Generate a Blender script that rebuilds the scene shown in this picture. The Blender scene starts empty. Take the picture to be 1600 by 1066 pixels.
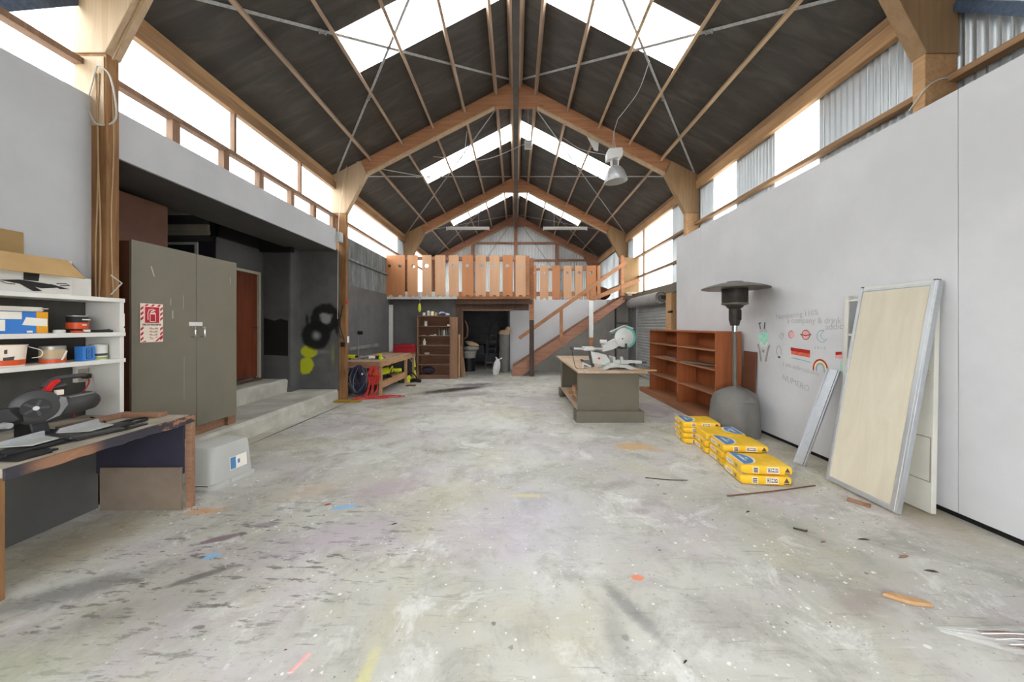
import bpy, bmesh, math, random
from mathutils import Vector, Matrix
random.seed(7)
PI = math.pi
scene = bpy.context.scene
COL = scene.collection

# ---------------------------------------------------------------- camera, sky, exposure
cam_d = bpy.data.cameras.new('camera'); cam = bpy.data.objects.new('camera', cam_d); COL.objects.link(cam)
cam.location = (0, 0, 1.55); cam.rotation_euler = (PI/2, 0, 0)
cam_d.sensor_width = 36; cam_d.lens = 550/1600*36
cam_d.shift_x = -6/1600; cam_d.shift_y = -23/1600
cam_d.clip_start = 0.02; cam_d.clip_end = 300
scene.camera = cam
vs = scene.view_settings
vs.view_transform = 'Standard'; vs.look = 'None'; vs.gamma = 1; vs.exposure = 0.0; vs.use_curve_mapping = False
world = bpy.data.worlds.new('overcast_sky'); scene.world = world; world.use_nodes = True
wb = world.node_tree.nodes['Background']; wb.inputs[0].default_value = (0.97, 0.985, 1.0, 1); wb.inputs[1].default_value = 10.1
try:
    scene.cycles.use_denoising = True
    scene.cycles.max_bounces = 14; scene.cycles.diffuse_bounces = 8
    scene.cycles.transparent_max_bounces = 12
    scene.cycles.sample_clamp_indirect = 12
    scene.cycles.use_adaptive_sampling = False
except Exception: pass

# ---------------------------------------------------------------- helpers
def lin(c):
    r = []
    for x in c[:3]:
        x = x/255
        r.append(x/12.92 if x <= .04045 else ((x+.055)/1.055)**2.4)
    return (*r, 1)

class G:
    """small node-graph helper"""
    def __init__(s, name):
        s.m = bpy.data.materials.new(name); s.m.use_nodes = True
        s.t = s.m.node_tree; s.n = s.t.nodes; s.b = s.n['Principled BSDF']
        s.co = None
    def link(s, a, b): s.t.links.new(a, b)
    def coord(s, which='Object'):
        if s.co is None: s.co = s.n.new('ShaderNodeTexCoord')
        return s.co.outputs[which]
    def mapping(s, vec, loc=(0,0,0), rot=(0,0,0), sc=(1,1,1), typ='POINT'):
        m = s.n.new('ShaderNodeMapping'); m.vector_type = typ
        s.link(vec, m.inputs[0]); m.inputs[1].default_value = loc; m.inputs[2].default_value = rot; m.inputs[3].default_value = sc
        return m.outputs[0]
    def noise(s, vec, scale=5, detail=4, rough=.55, dist=0):
        q = s.n.new('ShaderNodeTexNoise'); s.link(vec, q.inputs['Vector'])
        q.inputs['Scale'].default_value = scale; q.inputs['Detail'].default_value = detail
        q.inputs['Roughness'].default_value = rough; q.inputs['Distortion'].default_value = dist
        return q.outputs[0]
    def voro(s, vec, scale=5, feat='F1', rnd=1.0):
        q = s.n.new('ShaderNodeTexVoronoi'); q.feature = feat; s.link(vec, q.inputs['Vector']); q.inputs['Scale'].default_value = scale
        q.inputs['Randomness'].default_value = rnd
        return q
    def rng(s, v, a, b, c=0., d=1., smooth=True):
        q = s.n.new('ShaderNodeMapRange'); s.link(v, q.inputs[0])
        for i, x in enumerate((a, b, c, d)): q.inputs[i+1].default_value = x
        if smooth: q.interpolation_type = 'SMOOTHSTEP'
        return q.outputs[0]
    def math(s, op, a, b=None):
        q = s.n.new('ShaderNodeMath'); q.operation = op
        for i, x in enumerate((a, b)):
            if x is None: continue
            if isinstance(x, (int, float)): q.inputs[i].default_value = x
            else: s.link(x, q.inputs[i])
        return q.outputs[0]
    def mix(s, fac, a, b, blend='MIX'):
        q = s.n.new('ShaderNodeMix'); q.data_type = 'RGBA'; q.blend_type = blend
        if isinstance(fac, (int, float)): q.inputs[0].default_value = fac
        else: s.link(fac, q.inputs[0])
        for i, x in ((6, a), (7, b)):
            if isinstance(x, tuple): q.inputs[i].default_value = x
            else: s.link(x, q.inputs[i])
        return q.outputs[2]
    def bump(s, h, strength=.2, dist=.01):
        q = s.n.new('ShaderNodeBump'); q.inputs['Strength'].default_value = strength; q.inputs['Distance'].default_value = dist
        s.link(h, q.inputs['Height']); s.link(q.outputs[0], s.b.inputs['Normal'])
    def blob(s, base, col, cx, cy, rx, ry, rot=0, strength=1., noise=None, edge=.5, wob=.5, plane='xy'):
        """paint one stain of a fixed place (object coordinates) over base"""
        v = s.coord()
        if plane == 'xy': m = s.mapping(v, (cx, cy, 0), (0, 0, rot), (rx, ry, 1e4), 'TEXTURE')
        elif plane == 'xz': m = s.mapping(v, (cx, 0, cy), (0, rot, 0), (rx, 1e4, ry), 'TEXTURE')
        else: m = s.mapping(v, (0, cx, cy), (rot, 0, 0), (1e4, rx, ry), 'TEXTURE')
        q = s.n.new('ShaderNodeVectorMath'); q.operation = 'LENGTH'; s.link(m, q.inputs[0])
        d = q.outputs['Value']
        if noise is not None: d = s.math('ADD', d, s.math('MULTIPLY', s.math('SUBTRACT', noise, .5), wob*2))
        f = s.rng(d, 1.0, 1.0-edge, 0, strength)
        return s.mix(f, base, col)
    def col(s, c): s.link(c, s.b.inputs['Base Color']) if not isinstance(c, tuple) else setattr(s.b.inputs['Base Color'], 'default_value', c)
    def set(s, rough=.6, metal=0., spec=.4):
        s.b.inputs['Roughness'].default_value = rough; s.b.inputs['Metallic'].default_value = metal
        s.b.inputs['Specular IOR Level'].default_value = spec
        return s

def plain(name, c, rough=.55, metal=0., var=.12, scale=6., bump=.0, spec=.4, dirt=None):
    g = G(name).set(rough, metal, spec); a = lin(c)
    n = g.noise(g.coord(), scale, 5, .6)
    dk = tuple(x*(1-var) for x in a[:3])+(1,); lt = tuple(min(1, x*(1+var)) for x in a[:3])+(1,)
    cc = g.mix(g.rng(n, .3, .7), dk, lt)
    if dirt:
        n2 = g.noise(g.coord(), scale*.35, 6, .7)
        cc = g.mix(g.rng(n2, .5, .75, 0, dirt[1]), cc, lin(dirt[0]))
    g.col(cc)
    if bump: g.bump(g.noise(g.coord(), scale*8, 4, .6), bump, .004)
    return g.m

def wood(name, c, c2, axis='x', rough=.6, scale=1., contrast=1., knots=0.):
    g = G(name).set(rough, 0, .25)
    sc = {'x': (.9, 14, 14), 'y': (14, .9, 14), 'z': (14, 14, .9)}[axis]
    v = g.mapping(g.coord(), sc=tuple(k*scale for k in sc))
    n = g.noise(v, 1.6, 6, .65, 1.2); n2 = g.noise(g.coord(), 1.3*scale, 3, .5)
    cc = g.mix(g.rng(n, .5-.22/contrast, .5+.22/contrast), lin(c), lin(c2))
    cc = g.mix(g.rng(n2, .35, .7, 0, .45), cc, lin([x*.72 for x in c2]))
    if knots:
        k = g.voro(g.mapping(g.coord(), sc=tuple(2.2 if q > 2 else .8 for q in sc)), 1.5)
        cc = g.mix(g.rng(k.outputs['Distance'], .16, .02, 0, knots), cc, lin([x*.45 for x in c2]))
    g.col(cc); g.bump(n, .12, .003)
    return g.m

class B:
    """mesh builder: collects shapes, built as ONE mesh object"""
    def __init__(s): s.v = []; s.f = []; s.mi = []
    def add(s, vs, fs, mi=0):
        o = len(s.v); s.v += [Vector(p) for p in vs]
        for f in fs: s.f.append([i+o for i in f]); s.mi.append(mi)
        return s
    def box(s, x0, x1, y0, y1, z0, z1, M=None, mi=0):
        p = [Vector((x, y, z)) for z in (z0, z1) for y in (y0, y1) for x in (x0, x1)]
        if M is not None: p = [M @ q for q in p]
        return s.add(p, [(0,2,3,1),(4,5,7,6),(0,1,5,4),(2,6,7,3),(0,4,6,2),(1,3,7,5)], mi)
    def bar(s, p0, p1, w, h, up=(0,0,1), mi=0):
        p0 = Vector(p0); p1 = Vector(p1); d = (p1-p0).normalized(); u = Vector(up)
        a = d.cross(u)
        if a.length < 1e-5: a = d.cross(Vector((0,1,0)))
        a.normalize(); u = a.cross(d).normalized()
        p = [q + a*i*w/2 + u*j*h/2 for q in (p0, p1) for j in (-1, 1) for i in (-1, 1)]
        return s.add(p, [(0,1,3,2),(4,6,7,5),(0,4,5,1),(2,3,7,6),(0,2,6,4),(1,5,7,3)], mi)
    def prism(s, poly, vec, mi=0):
        n = len(poly); vec = Vector(vec); a = [Vector(p) for p in poly]
        return s.add(a+[p+vec for p in a], [tuple(range(n))[::-1], tuple(range(n, 2*n))]+[(i, (i+1) % n, n+(i+1) % n, n+i) for i in range(n)], mi)
    def tube(s, pts, r, n=6, mi=0, closed=False):
        pts = [Vector(p) for p in pts]; m = len(pts); rr = r if isinstance(r, (list, tuple)) else [r]*m
        vs_ = []; prev = None
        for i, p in enumerate(pts):
            a = pts[max(i-1, 0)]; b = pts[min(i+1, m-1)]; d = (b-a)
            d = d.normalized() if d.length > 1e-9 else Vector((0,0,1))
            if prev is None:
                u = Vector((0,0,1)) if abs(d.z) < .9 else Vector((1,0,0))
            else: u = prev
            x = d.cross(u); x = x.normalized() if x.length > 1e-6 else d.orthogonal().normalized()
            u = x.cross(d).normalized(); prev = u
            for k in range(n):
                t = 2*PI*k/n; vs_.append(p + (x*math.cos(t)+u*math.sin(t))*rr[i])
        fs = [(i*n+k, i*n+(k+1) % n, (i+1)*n+(k+1) % n, (i+1)*n+k) for i in range(m-1) for k in range(n)]
        fs += [tuple(range(n))[::-1], tuple((m-1)*n+k for k in range(n))]
        return s.add(vs_, fs, mi)
    def cyl(s, p0, p1, r0, r1=None, n=16, mi=0): return s.tube([p0, p1], [r0, r0 if r1 is None else r1], n, mi)
    def lathe(s, prof, c=(0,0,0), n=24, M=None, mi=0):
        c = Vector(c); m = len(prof); vs_ = []
        for r, z in prof:
            for k in range(n):
                t = 2*PI*k/n; p = Vector((r*math.cos(t), r*math.sin(t), z))
                if M is not None: p = M @ p
                vs_.append(p+c)
        fs = [(i*n+k, i*n+(k+1) % n, (i+1)*n+(k+1) % n, (i+1)*n+k) for i in range(m-1) for k in range(n)]
        fs += [tuple(range(n))[::-1], tuple((m-1)*n+k for k in range(n))]
        return s.add(vs_, fs, mi)
    def ball(s, c, r, n=12, mi=0):
        rx, ry, rz = (r, r, r) if isinstance(r, (int, float)) else r
        h = n//2+1; prof = [(math.sin(PI*i/h), -math.cos(PI*i/h)) for i in range(h+1)]
        prof[0] = (.02, -1); prof[-1] = (.02, 1)
        return s.lathe(prof, c, n, Matrix.Diagonal((rx, ry, rz)), mi)
    def xf(s, M):
        s.v = [M @ p for p in s.v]; return s
    def corr(s, u0, u1, P, step=.0762, seg=6, mi=0):
        """corrugated sheet; P(u, wave) -> (bottom point, top point)"""
        n = max(2, int((u1-u0)/step*seg)); o = len(s.v)
        for i in range(n+1):
            u = u0+(u1-u0)*i/n; w = .013*math.sin(2*PI*u/step)
            a, b = P(u, w); s.v += [Vector(a), Vector(b)]
        for i in range(n): s.f.append([o+2*i, o+2*i+1, o+2*i+3, o+2*i+2]); s.mi.append(mi)
        return s

ORG = {}
def obj(name, b, mat, parent=None, bevel=0., smooth=True, kind=None, label=None):
    me = bpy.data.meshes.new(name)
    org = ORG.get(parent.name, Vector((0,0,0))) if parent else Vector((0,0,0))
    me.from_pydata([p-org for p in b.v], [], b.f); me.validate()
    mats = mat if isinstance(mat, (list, tuple)) else [mat]
    for m in mats: me.materials.append(m)
    if len(mats) > 1 and len(me.polygons) == len(b.mi): me.polygons.foreach_set('material_index', b.mi)
    bm = bmesh.new(); bm.from_mesh(me); bmesh.ops.recalc_face_normals(bm, faces=bm.faces[:]); bm.to_mesh(me); bm.free()
    if smooth:
        me.shade_smooth(); me.set_sharp_from_angle(angle=math.radians(38))
    o = bpy.data.objects.new(name, me); COL.objects.link(o)
    if parent: o.parent = parent
    ORG[o.name] = org
    if bevel:
        m = o.modifiers.new('bevel', 'BEVEL'); m.width = bevel; m.segments = 2; m.limit_method = 'ANGLE'; m.angle_limit = .6
        m.harden_normals = False
    if kind: o['kind'] = kind
    if label: o['label'] = label
    return o
def thing(name, label, cat, loc=(0,0,0), group=None):
    o = bpy.data.objects.new(name, None); COL.objects.link(o); o.location = loc; o.empty_display_size = .1
    o['label'] = label; o['category'] = cat
    if group: o['group'] = group
    ORG[o.name] = Vector(loc)
    return o
def tag(o, label, cat, group=None):
    o['label'] = label; o['category'] = cat
    if group: o['group'] = group
    return o
def single(name, label, cat, b, mat, bevel=0., group=None, loc=None):
    """a thing that is one mesh, origin put at its base"""
    if loc is None:
        xs = [p.x for p in b.v]; ys = [p.y for p in b.v]; zs = [p.z for p in b.v]
        loc = ((min(xs)+max(xs))/2, (min(ys)+max(ys))/2, min(zs))
    b.v = [p-Vector(loc) for p in b.v]
    o = obj(name, b, mat, None, bevel); o.location = loc
    return tag(o, label, cat, group)
def struct(name, b, mat, parent=None, bevel=0.):
    o = obj(name, b, mat, parent, bevel)
    if not parent: o['kind'] = 'structure'
    return o
def dup(root, loc, rotz=0., label=None):
    r = root.copy(); COL.objects.link(r); r.location = loc; r.rotation_euler = (0, 0, rotz)
    if label: r['label'] = label
    for ch in list(root.children):
        c = ch.copy(); COL.objects.link(c); c.parent = r
        for g in ch.children:
            d = g.copy(); COL.objects.link(d); d.parent = c
    return r

def text(s, size=.1, bold=0.):
    """letters as flat geometry: (verts, faces), centred, in the xy plane"""
    cu = bpy.data.curves.new('letters', 'FONT'); cu.body = s; cu.size = size; cu.align_x = 'CENTER'; cu.align_y = 'CENTER'
    cu.resolution_u = 2; cu.offset = bold; cu.extrude = .0004
    o = bpy.data.objects.new('letters', cu); COL.objects.link(o)
    dg = bpy.context.evaluated_depsgraph_get(); me = bpy.data.meshes.new_from_object(o.evaluated_get(dg))
    v = [p.co.copy() for p in me.vertices]; f = [tuple(p.vertices) for p in me.polygons]
    bpy.data.objects.remove(o); bpy.data.curves.remove(cu); bpy.data.meshes.remove(me)
    return v, f
def holed(loops, depth):
    """board with holes: 2D loops -> (verts, faces) extruded symmetrically in z"""
    cu = bpy.data.curves.new('outline', 'CURVE'); cu.dimensions = '2D'; cu.fill_mode = 'BOTH'; cu.extrude = depth/2
    for lp in loops:
        sp = cu.splines.new('POLY'); sp.points.add(len(lp)-1); sp.use_cyclic_u = True
        for p, q in zip(sp.points, lp): p.co = (q[0], q[1], 0, 1)
    o = bpy.data.objects.new('outline', cu); COL.objects.link(o)
    dg = bpy.context.evaluated_depsgraph_get(); me = bpy.data.meshes.new_from_object(o.evaluated_get(dg))
    v = [p.co.copy() for p in me.vertices]; f = [tuple(p.vertices) for p in me.polygons]
    bpy.data.objects.remove(o); bpy.data.curves.remove(cu); bpy.data.meshes.remove(me)
    return v, f
def basis(o, u, v):
    """matrix taking local x->u, y->v, z->u x v, at o"""
    u = Vector(u); v = Vector(v); w = u.cross(v)
    return Matrix(((u.x, v.x, w.x, o[0]), (u.y, v.y, w.y, o[1]), (u.z, v.z, w.z, o[2]), (0,0,0,1)))
def arc(cx, cy, r, a0, a1, n=12): return [(cx+r*math.cos(a0+(a1-a0)*i/n), cy+r*math.sin(a0+(a1-a0)*i/n)) for i in range(n+1)]
def ribbon(b, pts, w, M, z=0., mi=0):
    """a flat brush stroke of width w along 2D points, on the plane of M"""
    L = []; R = []
    for i, p in enumerate(pts):
        a = pts[max(0, i-1)]; c = pts[min(len(pts)-1, i+1)]; dx, dy = c[0]-a[0], c[1]-a[1]; l = math.hypot(dx, dy) or 1
        nx, ny = -dy/l*w/2, dx/l*w/2
        L.append(M @ Vector((p[0]+nx, p[1]+ny, z))); R.append(M @ Vector((p[0]-nx, p[1]-ny, z)))
    n = len(pts)
    b.add(L+R, [(i, i+1, n+i+1, n+i) for i in range(n-1)], mi)
def flat(b, poly, M, z=0., mi=0): b.add([M @ Vector((p[0], p[1], z)) for p in poly], [tuple(range(len(poly)))], mi)
def put_text(b, s, size, M, x=0, y=0, z=.0006, bold=0., rot=0., mi=0, sx=1.):
    v, f = text(s, size, bold); R = Matrix.Rotation(rot, 3, 'Z')
    b.add([M @ (R @ Vector((p.x*sx, p.y, p.z)) + Vector((x, y, z))) for p in v], f, mi)
def spline(pts, n=8):
    """Catmull-Rom through 3D points"""
    P = [Vector(p) for p in pts]; P = [P[0]*2-P[1]]+P+[P[-1]*2-P[-2]]; out = []
    for i in range(1, len(P)-2):
        a, b, c, d = P[i-1:i+3]
        for k in range(n):
            t = k/n; out.append(.5*((2*b)+(c-a)*t+(2*a-5*b+4*c-d)*t*t+(3*b-a-3*c+d)*t**3))
    return out+[P[-2]]

# ---------------------------------------------------------------- materials
def mat_floor():
    g = G('concrete_floor').set(.62, 0, .35); v = g.coord()
    n1 = g.noise(v, .55, 8, .62, .4); n2 = g.noise(v, 2.6, 9, .72, .5); n3 = g.noise(v, 14, 6, .7); n4 = g.noise(g.mapping(v, (4, 9, 0)), .8, 6, .6)
    rag = g.noise(g.mapping(v, (2, 3, 0)), 5.5, 10, .78, .3); clus = g.noise(g.mapping(v, (13, 1, 0)), .9, 4, .6)
    c = g.mix(g.rng(n1, .3, .7), lin((176, 174, 163)), lin((212, 211, 204)))
    c = g.mix(g.rng(n2, .46, .66, 0, .6), c, lin((146, 143, 133)))
    c = g.mix(g.rng(n4, .48, .64, 0, .5), c, lin((192, 180, 190)))
    c = g.mix(g.rng(g.noise(g.mapping(v, (17, 3, 0)), .7, 7, .65), .5, .66, 0, .5), c, lin((190, 184, 152)))
    c = g.mix(g.rng(g.noise(g.mapping(v, (7, 33, 0)), 2.1, 9, .75, .6), .53, .66, 0, .7), c, lin((224, 224, 219)))
    c = g.mix(g.rng(rag, .55, .72, 0, .5), c, lin((128, 125, 118)))
    c = g.mix(g.rng(g.noise(g.mapping(v, (9, 2, 0)), 22, 6, .75), .57, .72, 0, .5), c, lin((108, 105, 99)))
    # fine scratches and trails, mostly along the length of the shed
    for rot, off, st in ((.5, 3, .5), (-.35, 8, .35), (1.2, 14, .3)):
        s0 = g.noise(g.mapping(v, (off, off, 0), (0, 0, rot), (1.1, 11, 1)), 2.4, 7, .7)
        c = g.mix(g.rng(s0, .59, .70, 0, st), c, lin((226, 225, 220) if off == 8 else (112, 109, 103)))
    for sc, off, thr, cc, st in ((7, 0, .105, (232, 232, 228), .9), (13, 5, .12, (236, 236, 230), .85), (5, 11, .10, (116, 112, 106), .6),
                                 (9, 21, .09, (78, 74, 70), .6), (24, 8, .17, (240, 240, 236), .8), (30, 28, .12, (84, 80, 75), .75)):
        q = g.voro(g.mapping(v, (off, off*.7, 0)), sc)
        wob = g.math('ADD', q.outputs['Distance'], g.math('MULTIPLY', g.math('SUBTRACT', rag, .5), .5))
        pick = g.n.new('ShaderNodeSeparateColor'); g.link(q.outputs['Color'], pick.inputs[0])
        f = g.math('MULTIPLY', g.rng(wob, thr, thr*.6, 0, st), g.rng(g.math('ADD', pick.outputs[0], g.math('MULTIPLY', clus, .7)), .98, 1.04))
        c = g.mix(f, c, lin(cc))
    # short dark scuffs near the left bench
    for k, (rot, off) in enumerate(((.55, 0), (.2, 6))):
        sc = g.mapping(v, (off, off, 0), (0, 0, rot), (3.0, 11, 1)); s1 = g.rng(g.noise(sc, 1.5, 6, .68), .57, .63, 0, .8)
        mk = g.n.new('ShaderNodeVectorMath'); mk.operation = 'LENGTH'; g.link(g.mapping(v, (-1.85, 2.3, 0), (0, 0, .35), (1.5, .95, 1e4), 'TEXTURE'), mk.inputs[0])
        c = g.mix(g.math('MULTIPLY', s1, g.rng(mk.outputs['Value'], 1.25, .25)), c, lin((76, 72, 68)))
    for a in FLOOR_STAINS: c = g.blob(c, lin(a[0]), *a[1:7], noise=rag, edge=a[7], wob=a[8]*1.35)
    g.col(c)
    g.link(g.rng(n2, .3, .7, .5, .78), g.b.inputs['Roughness'])
    g.bump(g.math('ADD', g.math('MULTIPLY', n3, .5), rag), .15, .006)
    return g.m
# colour, x, y, rx, ry, rotation, strength, edge softness, wobble: marks worn or spilt into the concrete
FLOOR_STAINS = [
    ((66, 64, 62), -1.5, 8.6, 1.4, .34, .62, 1.0, .7, .55), ((74, 72, 70), -1.1, 9.35, .8, .35, .3, .75, .8, .8), ((96, 94, 91), -1.0, 8.0, .9, .35, .2, .5, .9, .8),
    ((120, 118, 116), -2.6, 2.05, .62, .16, .55, .75, .8, .6), ((104, 102, 101), -2.2, 1.85, .3, .18, .3, .5, .9, .6),
    ((122, 120, 118), .62, 1.95, .07, .33, .45, .65, .8, .5), ((138, 136, 132), .5, 1.75, .10, .40, -.1, .5, .9, .6),
    ((140, 134, 128), 1.1, 1.9, .35, .22, .4, .5, .9, .7), ((206, 168, 112), 1.52, 4.55, .34, .2, 0, .8, .6, .5),
    ((196, 162, 130), 1.75, 4.4, .16, .1, 0, .6, .6, .5), ((220, 210, 130), .1, 3.22, .2, .045, 0, .8, .5, .5),
    ((128, 186, 226), -1.47, 3.02, .12, .035, .3, .95, .3, .4), ((128, 186, 226), -2.05, 2.37, .055, .035, .5, .95, .3, .5),
    ((120, 98, 108), -2.14, 2.58, .16, .05, .5, .9, .5, .6), ((126, 108, 118), -1.95, 2.75, .14, .06, .2, .6, .6, .6),
    ((172, 154, 160), -1.25, 3.35, .6, .4, .5, .6, .9, .7), ((178, 164, 176), -1.3, 2.6, .9, .35, .5, .6, .9, .7), ((196, 190, 206), .1, 2.9, .9, .9, 0, .45, .95, .7), ((196, 172, 150), -1.95, 3.3, .45, .25, .5, .5, .9, .7), ((138, 134, 120), -2.0, 2.0, .9, .6, .4, .45, .95, .7), ((176, 178, 152), -2.3, 1.5, .8, .4, .4, .5, .9, .7),
    ((226, 140, 104), .75, 2.17, .05, .035, 0, .9, .4, .3), ((206, 148, 76), -2.62, 2.95, .25, .08, .1, .7, .8, .6),
    ((216, 210, 140), -.67, 1.52, .05, .22, 0, .6, .7, .5), ((150, 140, 132), .95, 3.4, .3, .14, .3, .55, .8, .7),
    ((150, 132, 118), 1.05, 2.95, .12, .07, .2, .5, .8, .6), ((96, 92, 88), -1.96, 2.18, .2, .04, .6, .75, .5, .6),
    ((150, 138, 128), 1.95, 1.98, .3, .13, .3, .6, .8, .7), ((160, 142, 112), 3.3, 2.9, .5, .8, 0, .5, .9, .6),
    ((160, 146, 120), 3.3, 4.2, .45, .7, 0, .55, .9, .6), ((142, 128, 104), -3.1, 2.5, .5, .6, 0, .6, .9, .6),
    ((120, 118, 112), -1.2, 11.2, .9, 1.6, 0, .5, .8, .5), ((150, 148, 144), 1.4, 10.4, 2.0, .9, .2, .45, .9, .6),
    ((56, 54, 48), -3.45, 5.9, .022, 1.9, -.03, .9, .5, .15), ((232, 232, 228), .05, 4.2, 1.1, .5, .3, .35, .9, .8),
    ((230, 230, 227), -.6, 5.8, 1.2, 1.0, 0, .4, .9, .8), ((112, 110, 108), -2.35, 7.1, .5, .3, .4, .45, .9, .6),
]
M = {}
def setup_materials():
    M['floor'] = mat_floor()
    # painted board walls
    g = G('white_painted_board').set(.6, 0, .3); n = g.noise(g.coord(), 1.2, 6, .6); n3 = g.noise(g.coord(), 9, 5, .7)
    c = g.mix(g.rng(n, .35, .7), lin((204, 204, 206)), lin((213, 213, 215)))
    q = g.voro(g.coord(), 2.6); pk = g.n.new('ShaderNodeSeparateColor'); g.link(q.outputs['Color'], pk.inputs[0])
    c = g.mix(g.math('MULTIPLY', g.rng(q.outputs['Distance'], .035, .02, 0, .8), g.rng(pk.outputs[0], .6, .65)), c, lin((120, 118, 120)))
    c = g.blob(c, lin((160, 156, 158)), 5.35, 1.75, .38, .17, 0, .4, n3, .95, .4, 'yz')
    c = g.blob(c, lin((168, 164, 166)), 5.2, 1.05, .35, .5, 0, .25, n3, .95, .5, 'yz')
    g.col(c); g.bump(n3, .03, .002); M['white_board'] = g.m
    g = G('backlit_white_board').set(.6, 0, .3); n = g.noise(g.coord(), 1.2, 6, .6)  # white boards on the left; back-lit shade is put into the greyer colour
    c = g.mix(g.rng(n, .35, .7), lin((186, 187, 190)), lin((195, 196, 199)))
    q = g.voro(g.coord(), 3.4); pk = g.n.new('ShaderNodeSeparateColor'); g.link(q.outputs['Color'], pk.inputs[0])
    g.col(g.mix(g.math('MULTIPLY', g.rng(q.outputs['Distance'], .05, .03, 0, .7), g.rng(pk.outputs[0], .6, .65)), c, lin((120, 118, 122)))); M['left_board'] = g.m
    # roof lining: black building paper with dusty creases
    g = G('black_building_paper').set(.55, 0, .45); v = g.coord()
    w = g.noise(g.mapping(v, sc=(.7, 3.2, .7)), 1.5, 6, .6, .8); n = g.noise(v, .9, 6, .65)
    c = g.mix(g.rng(w, .4, .75), lin((64, 61, 58)), lin((88, 84, 79)))
    c = g.mix(g.rng(n, .58, .76, 0, .7), c, lin((104, 98, 90)))
    g.col(c); g.bump(w, .5, .03); M['lining'] = g.m
    # corrugated steel and translucent sheet
    for nm, c0, c1, mt in (('galv', (190, 195, 198), (208, 213, 215), .7), ('galv_pale', (220, 224, 227), (232, 235, 237), .35)):
        g = G('galvanised_steel_'+nm).set(.36, mt, .45); n = g.noise(g.mapping(g.coord(), sc=(1, 1, .4)), 2.2, 4, .6)
        g.col(g.mix(g.rng(n, .3, .7), lin(c0), lin(c1))); M[nm] = g.m
    g = G('shade_toned_steel').set(.7, .1, .3); n = g.noise(g.mapping(g.coord(), sc=(3, 3, .5)), 3, 6, .7)
    c = g.mix(g.rng(n, .3, .7), lin((100, 102, 102)), lin((140, 142, 141))); g.col(c); M['dull_galv'] = g.m  # shade on the galvanised side sheets is put into this darker colour
    M['strap'] = plain('perforated_strap_steel', (186, 188, 190), .5, .3, .2, 30)
    M['strap_blue'] = plain('blue_grey_strap_steel', (78, 92, 112), .5, .3, .2, 30)
    for nm, tint in (('sheet', (.95, .97, .96, 1)), ('skylight', (.97, .98, .98, 1))):
        m = bpy.data.materials.new('translucent_fibreglass_'+nm); m.use_nodes = True; t = m.node_tree; t.nodes.clear()
        out = t.nodes.new('ShaderNodeOutputMaterial'); mx = t.nodes.new('ShaderNodeMixShader'); tr = t.nodes.new('ShaderNodeBsdfTransparent'); tl = t.nodes.new('ShaderNodeBsdfTranslucent')
        tr.inputs[0].default_value = tint; tl.inputs[0].default_value = tint; mx.inputs[0].default_value = .35
        t.links.new(tr.outputs[0], mx.inputs[1]); t.links.new(tl.outputs[0], mx.inputs[2]); t.links.new(mx.outputs[0], out.inputs[0]); M[nm] = m
    # timbers
    M['frame'] = wood('portal_plywood', (200, 148, 112), (180, 124, 88), 'x', .55, .6, 1.2, .35)
    M['frame_pale'] = wood('pale_portal_plywood', (208, 184, 154), (190, 162, 130), 'z', .55, .5, 1.2)
    M['frame_tan'] = wood('tan_portal_plywood', (178, 146, 110), (158, 126, 92), 'z', .55, .5, 1.2)
    M['column'] = wood('rough_brown_column', (172, 130, 88), (130, 90, 56), 'z', .7, .8, .9, .3)
    M['purlin'] = wood('purlin_pine', (196, 172, 150), (174, 148, 126), 'y', .65, .8)
    M['purlin_pale'] = wood('pale_purlin_pine', (212, 184, 150), (190, 160, 126), 'y', .65, .8)
    M['girt'] = wood('girt_pine', (176, 140, 104), (146, 112, 82), 'y', .65, .8)
    M['eave'] = wood('eave_pine', (206, 166, 122), (180, 138, 98), 'y', .6, .7)
    M['stud'] = wood('stud_pine', (158, 126, 102), (132, 102, 82), 'z', .65, .8)
    M['fence'] = [wood('orange_hardboard_'+k, a, b_, 'z', .5, .25, .8) for k, a, b_ in
                  (('warm', (206, 146, 104), (194, 130, 88)), ('pale', (220, 176, 140), (208, 160, 124)), ('mid', (212, 160, 120), (200, 146, 104)))]
    M['red_timber'] = wood('red_stained_timber', (184, 136, 112), (158, 110, 88), 'x', .65, .7, 1, .5)
    M['stair'] = wood('stair_timber', (172, 128, 106), (142, 100, 82), 'x', .65, .6, 1, .4)
    M['rail'] = wood('handrail_timber', (190, 138, 100), (160, 110, 78), 'x', .6, .8)
    M['darkpost'] = wood('dark_stained_post', (92, 72, 64), (66, 54, 52), 'z', .65, .8)
    M['doorframe'] = wood('brown_door_frame', (108, 84, 70), (84, 64, 54), 'z', .65, .8)
    M['ply'] = wood('plywood_panel', (160, 128, 88), (138, 108, 70), 'z', .6, .5)
    M['bench_top'] = wood('worn_bench_ply', (204, 182, 156), (180, 154, 128), 'y', .6, .5, .9)
    M['pine'] = wood('raw_pine', (206, 168, 126), (184, 142, 100), 'y', .6, .8)
    M['offcut'] = wood('brown_offcut', (170, 132, 106), (140, 104, 82), 'x', .6, 1)
    M['bookcase'] = wood('orange_veneer', (176, 104, 66), (156, 86, 50), 'z', .42, .4, 1)
    M['bookcase_shelf'] = wood('dusty_veneer_shelf', (178, 128, 94), (156, 104, 72), 'y', .55, .5, 1)
    M['far_case'] = wood('brown_shelf_board', (132, 98, 78), (108, 78, 62), 'x', .6, .6)
    M['far_case_side'] = wood('tan_shelf_side', (160, 126, 100), (134, 100, 78), 'z', .6, .6)
    M['brown_panel'] = plain('brown_hardboard', (104, 66, 48), .6, 0, .15, 3)
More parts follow.
